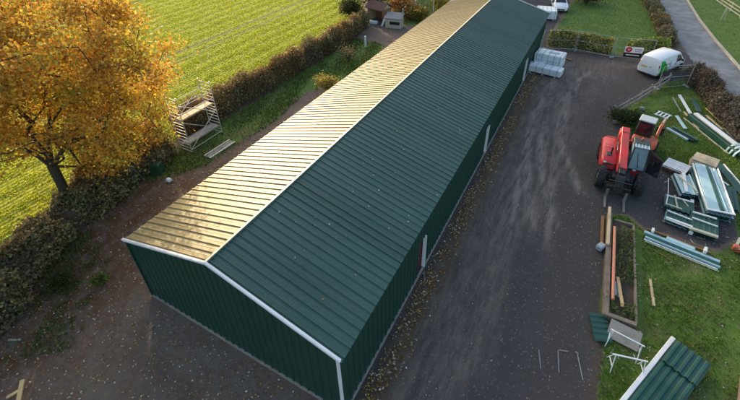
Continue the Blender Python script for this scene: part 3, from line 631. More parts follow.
# weeds in the timber bed
wd = uni(1100, 17.5, 18.55, 8.2, 13.9); wd = keep(wd, 1.3, .12, 44); wd[:,2] = .2
blades('bed_weeds', wd, .14, .03, [(.09,.17,.035),(.13,.22,.05),(.18,.19,.07)], .6)
# bushy twigs and dead stems lying over the bank at the left
# ------------------------------------------------------------------ vehicles (local +y is forward)
def interp(st, y):
    st = sorted(st)
    if y <= st[0][0]: return st[0]
    for a, b in zip(st[:-1], st[1:]):
        if y <= b[0]:
            t = (y-a[0])/(b[0]-a[0]); return tuple(p+(q-p)*t for p, q in zip(a, b))
    return st[-1]
def half(s):
    y, zb, zm, zt, wb, wm, wt = s
    return [(0,zb),(wb*.9,zb),(wb,zb+.10),(wm,(zb+zm)*.5),(wm*.985,zm),(wt+.02,zt-.10),(wt-.08,zt-.015),(0,zt+.015)]
def ring(s):
    h = half(s); y = s[0]; return [V((x,y,z)) for x, z in h] + [V((-x,y,z)) for x, z in h[-2:0:-1]]
def side_patch(st, y0, y1, t0, t1, sg, off=.008, n=6, skew=(0,0)):
    """strip on the body side between the belt (t=0) and the roof edge (t=1)"""
    m = MB(); vs = []
    for k in range(n+1):
        for t, sk in ((t0, skew[0]), (t1, skew[1])):
            y = y0+(y1-y0)*k/n + sk*(1 if k == n else 0); h = half(interp(st, y)); a, b = h[4], h[5]
            vs.append(V((sg*(a[0]+(b[0]-a[0])*t+off), y, a[1]+(b[1]-a[1])*t)))
    m.add(vs, [(2*k, 2*k+2, 2*k+3, 2*k+1) for k in range(n)]); return m
def wheel(p, r, w, parent, rimm, lugs=0, name='wheel', n=24):
    m = MB(); x, y, z = p
    prof = [(-w/2,r*.58),(-w/2,r*.9),(-w*.38,r),(w*.38,r),(w/2,r*.9),(w/2,r*.58)]; vs = []
    for i in range(n):
        a = 2*math.pi*i/n; vs += [V((x+px_, y+q*math.cos(a), z+q*math.sin(a))) for px_, q in prof]
    k = len(prof); m.add(vs, [(i*k+j, i*k+(j+1)%k, ((i+1)%n)*k+(j+1)%k, ((i+1)%n)*k+j) for i in range(n) for j in range(k)])
    for i in range(lugs):
        a = 2*math.pi*i/lugs
        for sg in (-1,1):
            b = a+(math.pi/lugs if sg > 0 else 0); d = V((0, math.cos(b), math.sin(b))); tn = V((0,-math.sin(b), math.cos(b)))
            m.bar(V(p)+d*r+V((sg*w*.04,0,0))-tn*.05, V(p)+d*r*.97+V((sg*w*.5,0,0))+tn*.05, .06, .07, up=d)
    t = m.build(name, black, parent, smooth=True)
    q = MB(); q.tube((x-w*.36,y,z),(x+w*.36,y,z), r*.6, n=16); q.tube((x-w*.42,y,z),(x+w*.42,y,z), r*.22, n=10); q.build('rim', rimm, t, smooth=True)
    return t
# --- white van
def van():
    t = thing('parked_van', 'white panel van with a green panel on its rear side, parked by the lawn hedge', 'van', (20.25,36.75,0), -rad(30))
    st = [(-2.28,.42,1.0,1.62,.74,.84,.66),(-2.22,.33,1.0,1.80,.80,.88,.72),(-1.9,.28,1.02,1.88,.84,.91,.76),(-.3,.28,1.02,1.91,.84,.92,.77),(.75,.28,1.02,1.88,.84,.92,.76),(1.05,.28,1.02,1.78,.84,.91,.72),(1.62,.28,1.02,1.22,.84,.90,.78),(2.0,.30,.92,1.06,.80,.86,.72),(2.24,.34,.72,.88,.70,.76,.60),(2.32,.42,.60,.70,.55,.60,.5)]
    MB().loft([ring(s) for s in st]).build('body', carwhite, t, smooth=True)
    a, b = half(interp(st, 1.08)), half(interp(st, 1.60)); m = MB()
    pts = [V((sx*(q[0]-.05), yy, q[1]+.012+dz_)) for yy, q, sx, dz_ in ((1.10,a[6],-1,0),(1.10,a[6],1,0),(1.58,b[6],1,.03),(1.58,b[6],-1,.03))]; m.poly(pts, .01); m.build('windscreen', glass, t)
    for sg in (-1,1):
        m = side_patch(st, .35, 1.0, .08, .84, sg, skew=(.42,.02)); m.build('side_window', glass, t)
        if sg == 1:
            g = MB(); vs = []; n = 12
            for k in range(n+1):
                y = -2.05+1.35*k/n; h = half(interp(st, y)); top = (1.62-.0*k if k < 3 else 1.62-1.15*((k-3)/(n-3))**1.5)
                for z in [.42+(max(.44, min(top,1.62))-.42)*q/9 for q in range(10)]:
                    w_ = np.interp(z, [q[1] for q in h[1:6]], [q[0] for q in h[1:6]]); vs.append(V((w_+.014, y, z)))
            g.add(vs, [(10*k+j, 10*k+10+j, 10*k+11+j, 10*k+1+j) for k in range(n) for j in range(9)]); g.build('green_panel', greenlogo, t)
        q = MB(); q.box((sg*.80,-2.235,1.12),(.13,.05,.42)); q.build('tail_light', lampred, t)
        q = MB(); q.box((sg*.60,2.24,.72),(.26,.12,.14), ch=.03); q.build('headlight', lampw, t)
        q = MB(); q.box((sg*1.02,1.15,1.12),(.18,.10,.20), ch=.03); q.build('mirror', blackm, t)
        for yy in (-1.42, 1.42):
            ar = MB(); ar.tube((sg*.86,yy,.36),(sg*.925,yy,.36), .40, n=20); ar.build('wheel_arch', blackm, t); wheel((sg*.84,yy,.33), .33, .22, t, silver)
        ml = MB(); ml.box((sg*.905,0,.52),(.05,2.0,.12), ch=.02); ml.build('side_moulding', blackm, t)
        sm = MB(); sm.box((sg*.918,-.62,1.0),(.02,.018,.95)); sm.build('door_seam', blackm, t)
        sm = MB(); sm.box((sg*.918,.38,.85),(.02,.018,.7)); sm.build('door_seam', blackm, t)
        sm = MB(); sm.box((sg*.90,-1.2,1.22),(.03,1.2,.03)); sm.build('slide_rail', blackm, t)
        hd = MB(); hd.box((sg*.925,.2,1.0),(.02,.16,.04)); hd.build('door_handle', blackm, t)
    MB().box((0,-2.22,.34),(1.60,.14,.14), ch=.04).build('bumper', blackm, t); MB().box((0,2.28,.40),(1.2,.14,.20), ch=.04).build('bumper', blackm, t)
    q = MB(); q.box((-.32,-2.275,.92),(.52,.02,.12)); q.build('number_plate', yellowp, t)
    q = MB(); q.box((0,-2.255,1.12),(.015,.02,1.2)); q.box((.18,-2.275,1.0),(.14,.03,.05)); q.box((0,-2.19,1.72),(.4,.05,.03)); q.build('door_seam', blackm, t)
van()
# --- white car whose bonnet shows past the barn
def car():
    t = thing('parked_car', 'white car facing the barn, parked at the left edge of the lawn', 'car', (9.55,53.1,0), rad(194))
    st = [(-2.1,.4,.85,.98,.7,.82,.62),(-1.9,.3,.9,1.25,.78,.87,.62),(-1.2,.25,.92,1.46,.82,.89,.60),(0,.25,.92,1.50,.82,.89,.60),(.35,.25,.92,1.42,.82,.89,.60),(1.0,.25,.88,1.02,.82,.88,.70),(1.7,.28,.80,.90,.78,.84,.66),(2.02,.32,.66,.76,.70,.76,.58),(2.12,.40,.52,.58,.55,.62,.48)]
    MB().loft([ring(s) for s in st]).build('body', carwhite, t, smooth=True)
    a, b = half(interp(st, .40)), half(interp(st, .98)); m = MB()
    m.poly([V((-a[6][0]+.0,.40,a[6][1]+.02)), V((a[6][0]-.0,.40,a[6][1]+.02)), V((b[6][0]+.02,.96,b[6][1]+.04)), V((-b[6][0]-.02,.96,b[6][1]+.04))], .012); m.build('windscreen', glass, t)
    for sg in (-1,1):
        side_patch(st, -1.3, .45, .12, .88, sg, skew=(.35,0)).build('side_window', glass, t)
        q = MB(); q.box((sg*.60,2.02,.66),(.30,.16,.13), ch=.04); q.build('headlight', lampw, t)
        q = MB(); q.box((sg*.98,.55,.98),(.2,.1,.14), ch=.03); q.build('mirror', blackm, t)
        for yy in (-1.3,1.32): wheel((sg*.80,yy,.31), .31, .2, t, silver)
    q = MB(); q.box((0,2.10,.50),(.9,.06,.16)); q.build('grille', blackm, t)
car()
# --- telehandler
def telehandler():
    t = thing('telehandler', 'red telehandler with lowered boom and two pallet forks on the dark yard', 'telehandler', (17.58,18.75,0), rad(181.5))
    m = MB(); m.box((0,-.25,.78),(.95,4.1,.42), ch=.05); m.box((0,1.45,.62),(1.3,.35,.35), ch=.03); m.box((0,-1.5,.62),(1.3,.35,.35), ch=.03); m.build('chassis', blackm, t)
    # engine pod on the machine's right (+x), cab on its left (-x)
    def pod(pts, x0, x1, b=.10):
        k = MB(); rs = []
        for x, s in ((x0,.93),(x0+b,1),(x1-b,1),(x1,.9)):
            cy = sum(p[0] for p in pts)/len(pts); cz = sum(p[1] for p in pts)/len(pts)
            rs.append([V((x, cy+(p[0]-cy)*s, cz+(p[1]-cz)*s)) for p in pts])
        return k.loft(rs)
    pod([(-1.75,.78),(-1.72,1.42),(-1.45,1.58),(.55,1.50),(1.0,1.28),(1.08,.95),(.85,.70),(.45,.62),(-.6,.60),(-1.2,.66)], .36, 1.14).build('engine_cover', red, t, smooth=True)
    k = MB(); k.box((.78,.35,1.50),(.30,.42,.06), ch=.02); k.tube((.70,.30,1.45),(.70,.30,1.95),.05); k.build('exhaust', blackm, t); k = MB(); k.box((.75,.92,1.24),(.40,.26,.10), ch=.02); k.build('air_grille', blackm, t)
    for sx in (-1,1):
        for yy in (1.45,-1.5):
            vs = MB(); r0 = .71; rr = []
            for a in range(9):
                th = rad(18+144*a/8); rr.append([V((sx*.62, yy+r0*math.cos(th), .58+r0*math.sin(th))), V((sx*1.16, yy+r0*math.cos(th), .58+r0*math.sin(th))), V((sx*1.16, yy+(r0-.04)*math.cos(th), .58+(r0-.04)*math.sin(th))), V((sx*.62, yy+(r0-.04)*math.cos(th), .58+(r0-.04)*math.sin(th)))])
            if yy < 0: vs.loft(rr).build('fender', blackm if yy > 0 else red, t, smooth=True)
            wheel((sx*.96,yy,.62), .62, .42, t, red if yy < 0 else silver, 18)
    k = MB(); k.loft([[V((x,y,z)) for x in (-.95,.95) for y, z in ()] or [V((-1.0,-1.95,.75)),V((1.0,-1.95,.75)),V((1.0,-1.95,1.35)),V((-1.0,-1.95,1.35))],[V((-.85,-2.3,.8)),V((.85,-2.3,.8)),V((.85,-2.3,1.2)),V((-.85,-2.3,1.2))]]).build('counterweight', red, t, bev=.03)
    # cab
    cx0, cx1 = -1.10, -.26; base = [(-.80,1.0),(.62,1.0)]
    k = MB(); k.box((-.68,-.1,.82),(.84,1.55,.42), ch=.06); k.build('cab_floor', red, t)
    fr = MB(); roof = [(-.66,2.32),(.30,2.32)]
    P = {('r',0):(cx0,-.80,1.0),('r',1):(cx1,-.80,1.0),('f',0):(cx0,.66,1.0),('f',1):(cx1,.66,1.0)}; Q = {('r',0):(cx0+.07,-.62,2.3),('r',1):(cx1-.04,-.62,2.3),('f',0):(cx0+.07,.30,2.3),('f',1):(cx1-.04,.30,2.3)}
    for kk in P: fr.bar(P[kk], Q[kk], .075, .075)
    for a, b in ((('r',0),('f',0)),(('r',1),('f',1)),(('r',0),('r',1)),(('f',0),('f',1))): fr.bar(Q[a],Q[b],.08,.07); fr.bar(P[a],P[b],.07,.07)
    fr.bar((cx0+.02,-.12,1.0),(cx0+.06,-.16,2.3),.06,.06); cab = fr.build('cab_frame', blackm, t)
    gl = MB()
    for a, b in ((('r',0),('f',0)),(('f',0),('f',1)),(('f',1),('r',1)),(('r',1),('r',0))): gl.poly([V(P[a]),V(P[b]),V(Q[b]),V(Q[a])], .008)
    gl.build('cab_window', cabglass, t)
    k = MB(); k.box((-.66,-.34,2.345),(.80,.66,.06), ch=.025); k.build('cab_roof', blackm, t)
    k = MB(); k.box((-.66,.18,2.33),(.72,.42,.02)); k.build('roof_window', cabglass, t)
    for i in range(5): 
        g = MB(); g.bar((-.98+.16*i,-.02,2.36),(-.98+.16*i,.40,2.34),.025,.025); g.build('roof_bar', silver, t)
    k = MB(); k.box((-.66,-.25,1.2),(.45,.45,.2), ch=.05); k.box((-.66,-.46,1.5),(.44,.12,.55), ch=.05); k.build('seat', blackm, t)
    for sx in (-1,):
        k = MB(); k.tube((-1.1,.62,1.75),(-1.30,.80,1.72),.018); k.box((-1.32,.82,1.72),(.04,.16,.28), ch=.015); k.build('mirror', blackm, t)
    k = MB(); k.bar((-1.14,.62,1.02),(-1.72,.95,1.02),.05,.07); k.bar((-1.72,.95,1.02),(-1.66,.92,2.1),.05,.05); k.bar((-1.14,.62,1.02),(-1.10,.42,2.25),.05,.05); k.bar((-1.10,.42,2.25),(-1.66,.92,2.1),.05,.05); dr = k.build('cab_door', blackm, t)
    MB().poly([V((-1.14,.62,1.02)),V((-1.72,.95,1.02)),V((-1.66,.92,2.1)),V((-1.10,.42,2.25))], .008).build('door_glass', glass, dr)
    # boom (outer red box, black inner box, head, carriage)
    a, b = V((.10,-1.95,2.02)), V((.10,1.28,1.45))
    k = MB(); b = V((.10,1.55,1.36)); k.bar(a, b, .40, .42, ch=.02)
    k.bar(a+V((-.22,0,-.17)), b+V((-.22,0,-.17)), .03, .05); k.bar(a+V((.22,0,-.17)), b+V((.22,0,-.17)), .03, .05); k.bar(b+V((0,-.16,.03)), b+V((0,0,0))+(b-a).normalized()*.05, .42, .47, ch=.02)
    k.bar(a+V((0,.0,.0)), a+V((0,.5,-.09)), .44, .46, ch=.03)
    bm = k.build('boom', red, t)
    k = MB(); d = (b-a).normalized(); e = b+d*.42; k.bar(b, e, .30, .36, ch=.015); k.bar(e, e+V((0,.42,-.62)), .42, .36, ch=.03); k.build('boom_head', blackm, t)
    for sx in (-.13,.33):
        k = MB(); k.box((sx,-1.75,1.5),(.07,.6,1.1), ch=.02); k.build('boom_tower', red, t)
    k = MB(); k.tube((.10,-.6,1.1),(.10,.75,1.34),.075); k.tube((.10,.0,1.2),(.10,1.0,1.38),.045); k.build('boom_cylinder', blackm, t)
    h = e+V((0,.46,-.66)); cr = MB()
    cr.box((.1,h.y+.10,.82),(1.15,.08,.10)); cr.box((.1,h.y+.10,.40),(1.15,.08,.10)); cr.box((.1,h.y+.06,.6),(.5,.12,.5), ch=.02)
    for sx in (-.45,.65): cr.box((sx,h.y+.10,.60),(.08,.07,.52))
    for i in range(6): cr.box((-.38+.2*i+.0,h.y+.10,1.03),(.03,.04,.36))
    cr.box((.1,h.y+.10,1.21),(1.1,.05,.05)); cr.build('fork_carriage', blackm, t)
    for sx in (-.36,.56):
        f = MB(); f.box((sx,h.y+.17,.36),(.13,.05,.56)); f.loft([[V((sx-.065,h.y+.16,.07)),V((sx+.065,h.y+.16,.07)),V((sx+.065,h.y+.16,.12)),V((sx-.065,h.y+.16,.12))],[V((sx-.055,h.y+1.12,.075)),V((sx+.055,h.y+1.12,.075)),V((sx+.055,h.y+1.12,.09)),V((sx-.055,h.y+1.12,.09))]]); f.build('fork', forkm, t)
    for sx in (-.62,.95):
        k = MB(); k.box((sx,1.02 if sx > 0 else .70,1.32 if sx > 0 else .98),(.16,.06,.11), ch=.02); k.build('headlight', lampw, t)
    for sx in (-.105,.305):
        k = MB(); k.bar(a.lerp(b,.30)+V((sx-.0,0,.0)), a.lerp(b,.62)+V((sx,0,0)), .012, .16); k.build('decal', blackm, t)
        k = MB(); k.bar(a.lerp(b,.36)+V((sx*1.06-.005,0,.0)), a.lerp(b,.56)+V((sx*1.06-.005,0,0)), .012, .06); k.build('decal', white, t)
    k = MB(); k.bar((1.145,-1.3,1.12),(1.145,.3,1.10),.012,.14); k.build('decal', blackm, t)
    for yy in (-1.2,-.9,-.6,-.3): MB().box((.80,yy,1.548-.028*(yy+1.2)),(.46,.05,.03)).build('cover_slot', blackm, t)
    k = MB(); k.path([(.45,-1.5,1.55),(.45,-1.5,1.85),(.45,-.3,1.82),(.45,-.3,1.52)],[.018]*4,6); k.build('hand_rail', blackm, t)
    k = MB(); k.path([(-.26,.5,1.0),(-.05,.9,.95),(.1,1.5,1.05),(.25,2.0,1.0)],[.022]*4,6); k.build('hose', blackm, t)
    k = MB(); k.path([(-.20,.5,1.05),(.0,1.1,1.0),(.2,1.7,.95)],[.022]*3,6); k.build('hose', blackm, t)
    k = MB(); k.bar((-.75,.66,1.15),(-.55,.42,1.95),.02,.02); k.build('wiper', blackm, t)
    k = MB(); k.tube((-.66,-.5,2.37),(-.66,-.5,2.50),.06,.05,n=10); k.build('beacon', orange, t)
    for i in range(2): MB().box((-1.10,.2,.42+.24*i),(.22,.5,.04)).build('step', blackm, t)
    hs = MB(); hs.path([(.30,b.y-.1,1.68),(.34,b.y+.5,1.5),(.3,e.y+.1,1.25),(.28,e.y+.5,.95)],[.025]*4,6); hs.build('hose', blackm, t)
telehandler()
# --- orange mini excavator behind it
def excavator():
    t = thing('mini_excavator', 'orange tracked mini excavator with a pale cab roof behind the telehandler', 'excavator', (18.85,22.3,0), rad(-12)); t.scale = (.9,.9,.92)
    for sx in (-1,1):
        pts = []; 
        for k in range(20):
            a = 2*math.pi*k/20; pts.append((math.copysign(.68, math.cos(a))+.26*math.cos(a), .28+.27*math.sin(a)))
        m = MB(); m.loft([[V((sx*.72-.16,y,z)) for y, z in pts],[V((sx*.72+.16,y,z)) for y, z in pts]])
        for k in range(22): m.box((sx*.72,-.85+.081*k,.56),(.34,.035,.04))
        m.build('track', black, t)
    m = MB(); m.box((0,0,.42),(.9,1.2,.25), ch=.04); m.build('undercarriage', blackm, t)
    m = MB(); m.box((0,1.15,.32),(1.5,.10,.36), ch=.03); m.bar((-.4,.5,.35),(-.4,1.1,.3),.1,.1); m.bar((.4,.5,.35),(.4,1.1,.3),.1,.1); m.build('dozer_blade', orange, t)
    # house
    def rr(z, s, n=20):
        out = []
        for k in range(n):
            a = 2*math.pi*k/n; c, q = math.cos(a), math.sin(a); out.append(V((.78*s*math.copysign(abs(c)**.6, c), -.18+.86*s*math.copysign(abs(q)**.6, q), z)))
        return out
    m = MB(); m.loft([rr(.60,.92), rr(.66,1), rr(.92,1), rr(.98,.97)]); m.build('house_deck', orange, t, smooth=True)
    m = MB(); m.loft([[p for p in (V((-.76,-.25,.95)),V((.76,-.25,.95)),V((.78,-.85,.95)),V((.45,-1.08,.95)),V((-.45,-1.08,.95)),V((-.78,-.85,.95)))],[V((-.76,-.25,1.16)),V((.76,-.25,1.16)),V((.76,-.82,1.13)),V((.43,-1.02,1.10)),V((-.43,-1.02,1.10)),V((-.76,-.82,1.13))],[V((-.66,-.32,1.22)),V((.66,-.32,1.22)),V((.66,-.76,1.19)),V((.36,-.92,1.16)),V((-.36,-.92,1.16)),V((-.66,-.76,1.19))]]); m.build('engine_cover', orange, t, bev=.02)
    m = MB(); m.box((.1,-1.05,.98),(.8,.06,.16)); m.build('grille', blackm, t)
    cx = (-.72,.22); P = [V((cx[0],-.28,1.0)),V((cx[1],-.28,1.0)),V((cx[1],.66,1.0)),V((cx[0],.66,1.0))]; Q = [V((cx[0]+.05,-.24,2.28)),V((cx[1]-.05,-.24,2.28)),V((cx[1]-.05,.46,2.28)),V((cx[0]+.05,.46,2.28))]
    f = MB()
    for i in range(4): f.bar(P[i],Q[i],.07,.07); f.bar(P[i],P[(i+1)%4],.06,.06); f.bar(Q[i],Q[(i+1)%4],.06,.06)
    f.build('cab_frame', blackm, t)
    g = MB()
    for i in range(4): g.poly([P[i],P[(i+1)%4],Q[(i+1)%4],Q[i]], .008)
    g.build('cab_window', glass, t)
    m = MB(); m.box((-.25,.12,2.34),(1.02,.98,.10), ch=.04); m.build('cab_roof', silver, t)
    m = MB(); m.box((-.25,-.05,1.25),(.4,.4,.5), ch=.05); m.build('seat', blackm, t)
    # boom and stick folded out to the front
    bx_ = .55
    m = MB(); m.bar((bx_,.55,.95),(bx_,1.25,1.55),.18,.26, ch=.03); m.bar((bx_,1.20,1.50),(bx_+.05,2.55,1.45),.17,.24, ch=.03); m.build('boom', orange, t)
    m = MB(); m.bar((bx_+.05,2.45,1.6),(bx_+.05,2.85,.65),.14,.18, ch=.02); m.build('stick', orange, t)
    m = MB(); m.bar((bx_,1.35,1.75),(bx_+.03,2.35,1.75),.10,.10); m.build('hydraulic_ram', galv, t); m = MB(); m.bar((bx_,.85,.90),(bx_,1.5,1.35),.09,.09); m.build('hydraulic_ram', galv, t)
    m = MB(); rs = []
    for a in range(8):
        th = rad(-100+200*a/7); rs.append([V((bx_-.26, 2.80+.26*math.cos(th), .42+.30*math.sin(th))), V((bx_+.26, 2.80+.26*math.cos(th), .42+.30*math.sin(th))), V((bx_+.26, 2.80+.22*math.cos(th), .42+.26*math.sin(th))), V((bx_-.26, 2.80+.22*math.cos(th), .42+.26*math.sin(th)))])
    m.loft(rs); m.build('bucket', blackm, t)
excavator()
# ------------------------------------------------------------------ everything else
def strip(name, label, cat, a, b, w, h, m, z=0.03, group=None, z2=None):
    a = V((*a, z+h/2)); b = V((*b, (z if z2 is None else z2)+h/2)); c = (a+b)/2; c.z = 0
    o = MB().bar(a-c, b-c, w, h, ch=min(w, h)*.12).build(name, m); o.location = c; return tag(o, label, cat, group)
# --- temporary mesh panels
def panel(a, b, label, h=2.0, feet=True):
    a, b = V((*a,0)), V((*b,0)); L = (b-a).length; t = thing('mesh_fence_panel', label, 'fence panel', (a+b)/2, math.atan2(b.y-a.y, b.x-a.x), 'temporary mesh fence panels')
    f = MB(); x = L/2-.03
    for sx in (-x, x): f.tube((sx,0,.08),(sx,0,h),.025)
    for z in (.14, h-.02): f.tube((-x,0,z),(x,0,z),.022)
    f.tube((-x,0,h*.52),(x,0,h*.52),.014); f.build('frame', galv, t)
    w = MB(); n = int(L/.16)
    for i in range(1, n): w.bar((-x+2*x*i/n,0,.14),(-x+2*x*i/n,0,h-.02),.003,.003)
    for i in range(1, 9): w.bar((-x,0.006,.14+(h-.16)*i/9),(x,0.006,.14+(h-.16)*i/9),.003,.003)
    w.build('wire_mesh', galv, t)
    for sx in (-x, x):
        k = MB(); k.box((sx,0,.07),(.22,.62,.13), ch=.03); k.build('foot', concrete, t)
panel((10.35,37.75),(13.05,38.75), 'mesh fence panel nearest the barn, in front of the yellow green hedge')
panel((13.1,38.72),(16.35,38.35), 'middle mesh fence panel across the edge of the lawn')
panel((16.4,38.4),(19.6,38.95), 'mesh fence panel that carries the red, white and black sign')
panel((10.25,34.2),(10.05,37.6), 'mesh fence panel seen edge on along the far end of the barn wall')
panel((19.9,32.6),(22.1,34.1), 'mesh fence panel left open as a gate beside the van and the roadside hedge')
# --- sign board on the panel
s = thing('sign_board', 'red, white and black board hung on the mesh fence beside the van', 'sign', (18.0,38.45,.25), rad(9))
MB().box((0,0,.74),(1.5,.03,.56)).build('upper_panel', white, s); MB().box((0,-.004,.23),(1.5,.03,.45)).build('lower_panel', signblack, s)
k = MB(); vs = [V((-.42+.27*math.cos(a), -.021, .74+.26*math.sin(a))) for a in np.linspace(0, 6.283, 25)[:-1]]; k.add(vs, [tuple(range(24))]); k.build('red_disc', signred, s)
k = MB(); k.box((-.42,-.026,.78),(.22,.004,.05)); k.box((-.42,-.026,.68),(.15,.004,.04)); k.build('disc_mark', white, s)
k = MB(); 
for x in (.12,.24,.36,.48,.60): k.box((x,-.019,.80),(.07,.004,.12))
k.box((.36,-.019,.62),(.5,.004,.05)); k.build('violet_mark', signblue, s)
k = MB(); k.box((0,-.023,.24),(1.1,.004,.09)); k.build('lettering_bar', white, s)
# --- wrapped packs
def pack(name, label, loc, rz, layers, size, lab=False):
    t = thing(name, label, 'pack', loc, rad(rz), 'white wrapped insulation packs'); L, D, h = size
    for i in range(layers):
        m = MB(); m.box((random.uniform(-.04,.04), random.uniform(-.04,.04), .12+h*(i+.5)),(L*random.uniform(.98,1.0), D, h*.97), ch=.05); m.build('bundle', wrap, t, bev=.02)
    for sx in (-L*.36, 0, L*.36):
        m = MB(); m.box((sx,0,.055),(.12,D*.96,.10)); m.build('bearer', woodpale, t)
    n = 5
    for k in range(n):
        m = MB(); x = -L/2+L*(k+.5)/n; m.box((x,-D/2-.008,.12+h*layers/2),(.05,.012,h*layers*.96)); m.box((x,0,.12+h*layers+.004),(.05,D,.01)); m.build('strap', silver, t)
    if lab:
        m = MB(); m.box((.32,.05,.135+h*layers),(.9,.32,.006)); lb = m.build('label', labelblue, t)
        m = MB(); m.box((.32,.06,.141+h*layers),(.7,.05,.006)); m.box((.27,-.03,.141+h*layers),(.55,.04,.006)); m.build('label_bar', white, lb)
    return t
pack('insulation_pack', 'tall white wrapped pack with a blue label beside the far end of the barn', (11.35,33.55,0), -6, 2, (2.5,1.5,.62), True)
pack('insulation_pack', 'long low white wrapped pack in front of the tall labelled one', (11.25,31.75,0), -8, 1, (3.0,1.05,.62))
pack('insulation_pack', 'small white wrapped pack squeezed between the barn wall and the tall pack', (10.55,32.55,0), 12, 1, (.9,.8,.72))
pack('insulation_pack', 'white wrapped pack past the barn corner in front of the white car', (8.7,48.6,0), 10, 1, (2.3,2.2,1.0))
strip('timber_board', 'orange brown board lying behind the wrapped packs by the fence', 'board', (11.2,36.7), (13.1,35.9), .22, .06, woodbrown)
# --- rail fence round the near grass
def rail_fence(name, label, pts, h, rails, m, gap=1.9, r=.055):
    pts = [V((*p,0)) for p in pts]; c = pts[0]; t = thing(name, label, 'fence', c)
    k = 0
    for a, b in zip(pts[:-1], pts[1:]):
        n = max(1, round((b-a).length/gap))
        for i in range(n+(b is pts[-1])):
            p = a.lerp(b, i/n)-c; ln = V((random.gauss(0,.03), random.gauss(0,.03), 0))
            MB().bar(p+up(-.1), p+up(h+.08)+ln, .10, .10, up=(1,0,0), ch=.01).build('post', m, t)
        d = (b-a).normalized(); s = V((d.y,-d.x,0))*.07
        for z in rails: MB().bar(a-c+s+up(z+random.gauss(0,.02)), b-c+s+up(z+random.gauss(0,.02)), .035, .12).build('rail', m, t)
    return t
rail_fence('rail_fence', 'low grey timber rail fence between the yard and the grass with offcuts', [(17.0,26.1),(18.7,29.6),(20.8,34.3)], .85, (.38,.78), woodgrey)
rail_fence('roadside_fence', 'pale post and rail fence on the grass beyond the road', [(25.3,75),(27.1,65.6),(28.9,57.5),(31.5,47)], 1.1, (.35,.70,1.05), cream, 2.4)
st_ = thing('stake', 'pale tree stake standing in the grass across the road', 'stake', (27.0,56.2,0)); MB().bar((0,0,-.1),(.05,0,1.5),.1,.1,up=(1,0,0)).build('post', cream, st_); MB().bar((.35,0,-.1),(.1,0,1.3),.07,.07,up=(1,0,0)).build('brace', cream, st_)
# --- scaffold tower
t = thing('scaffold_tower', 'aluminium scaffold tower with ladder ends and two platforms beside the hedge', 'scaffold', (-7.72,9.82,0), 0); t.scale = (1.08,1.08,1.12)
for yy in (-1.25, 1.25):
    for base in (0, 1.8):
        f = MB(); z1 = base+1.8+(.0 if base == 0 else .1)
        for sx in (-.5,.5): f.tube((sx,yy,max(.06,base)),(sx,yy,z1),.026)
        for i in range(8): f.tube((-.5,yy,base+.14+.23*i),(.5,yy,base+.14+.23*i),.02)
        f.build('end_frame', alu, t)
for z, mm in ((.62, woodgrey),(2.22, wood)):
    d = MB(); d.box((.08,0,z),(.62,2.4,.05)); d.box((.08-.31,0,z+.01),(.03,2.44,.09)); d.box((.08+.31,0,z+.01),(.03,2.44,.09)); d.build('platform', mm, t)
for sx, z0, z1, sg in ((.53,.3,1.9,1),(-.53,.3,1.9,-1),(.53,1.7,3.2,-1),(-.53,1.7,3.2,1)):
    MB().tube((sx,-1.25*sg,z0),(sx,1.25*sg,z1),.022).build('diagonal_brace', alu, t)
for sx, z in ((.53,.28),(-.53,.28),(.53,3.05),(-.53,3.05),(.53,2.65),(-.53,2.65)):
    MB().tube((sx,-1.25,z),(sx,1.25,z),.02).build('guard_rail', alu, t)
for sx in (-.5,.5):
    for yy in (-1.25,1.25): MB().tube((sx,yy,0),(sx,yy,.1),.06,.03).build('foot', black, t)
t = thing('scaffold_board', 'grey scaffold platform lying flat on the grass beside the tower', 'platform', (-5.85,9.65,0), rad(-2))
MB().box((0,0,.07),(.50,2.15,.04)).build('deck', woodgrey, t)
for sx in (-.27,.27): MB().box((sx,0,.08),(.04,2.2,.10)).build('edge_rail', alu, t)
t = thing('compost_bin', 'dark green box under the oak leaves beside the hedge', 'bin', (-7.5,6.05,0), rad(25)); t.scale = (.8,.8,.85)
MB().loft([[V((x*s,y*s,z)) for x,y in ((-.42,-.38),(.42,-.38),(.42,.38),(-.42,.38))] for z, s in ((0,1),(.72,.86),(.74,.92),(.80,.92),(.86,.7))]).build('box', boxgreen, t, bev=.015)
MB().box((0,-.345,.45),(.25,.02,.06)).build('handle', blackm, t)
t = tag(MB().box((0,0,.12),(.34,.26,.22), ch=.05).build('rubbish_sack', wrap), 'small white scrap of wrap on the bare soil beside the dark green box', 'sack'); t.location = (-6.1,5.75,0)
# --- white post, sheds, swing
t = tag(MB().box((0,0,.58),(.16,.16,1.2), ch=.02).build('marker_post', white), 'short thick white post standing on the grass path', 'post'); t.location = (-6.3,30.5,0)
t = thing('garden_shed', 'small open fronted timber shed with a brown pitched roof by the dark shrubs', 'shed', (-9.1,38.9,0), rad(-14))
MB().box((0,.75,.85),(2.4,.06,1.7)).build('wall', woodbrown, t); MB().box((-1.2,0,.85),(.06,1.5,1.7)).build('wall', wood, t); MB().box((1.2,0,.85),(.06,1.5,1.7)).build('wall', woodbrown, t)
for sg in (-1,1): MB().poly([V((-1.4,0,2.35)),V((1.4,0,2.35)),V((1.4,sg*1.05,1.65)),V((-1.4,sg*1.05,1.65))], .05).build('roof', brownroof, t)
MB().poly([V((-1.22,.75,1.7)),V((-1.22,-.75,1.7)),V((-1.22,0,2.3))], .04).build('gable', wood, t)
MB().poly([V((1.22,.75,1.7)),V((1.22,-.75,1.7)),V((1.22,0,2.3))], .04).build('gable', wood, t)
t = tag(MB().box((0,0,.2),(1.1,.5,.35), ch=.05).build('storage_box', wrap), 'pale low box under the front of the brown roofed shed', 'box'); t.location = (-9.2,37.6,0)
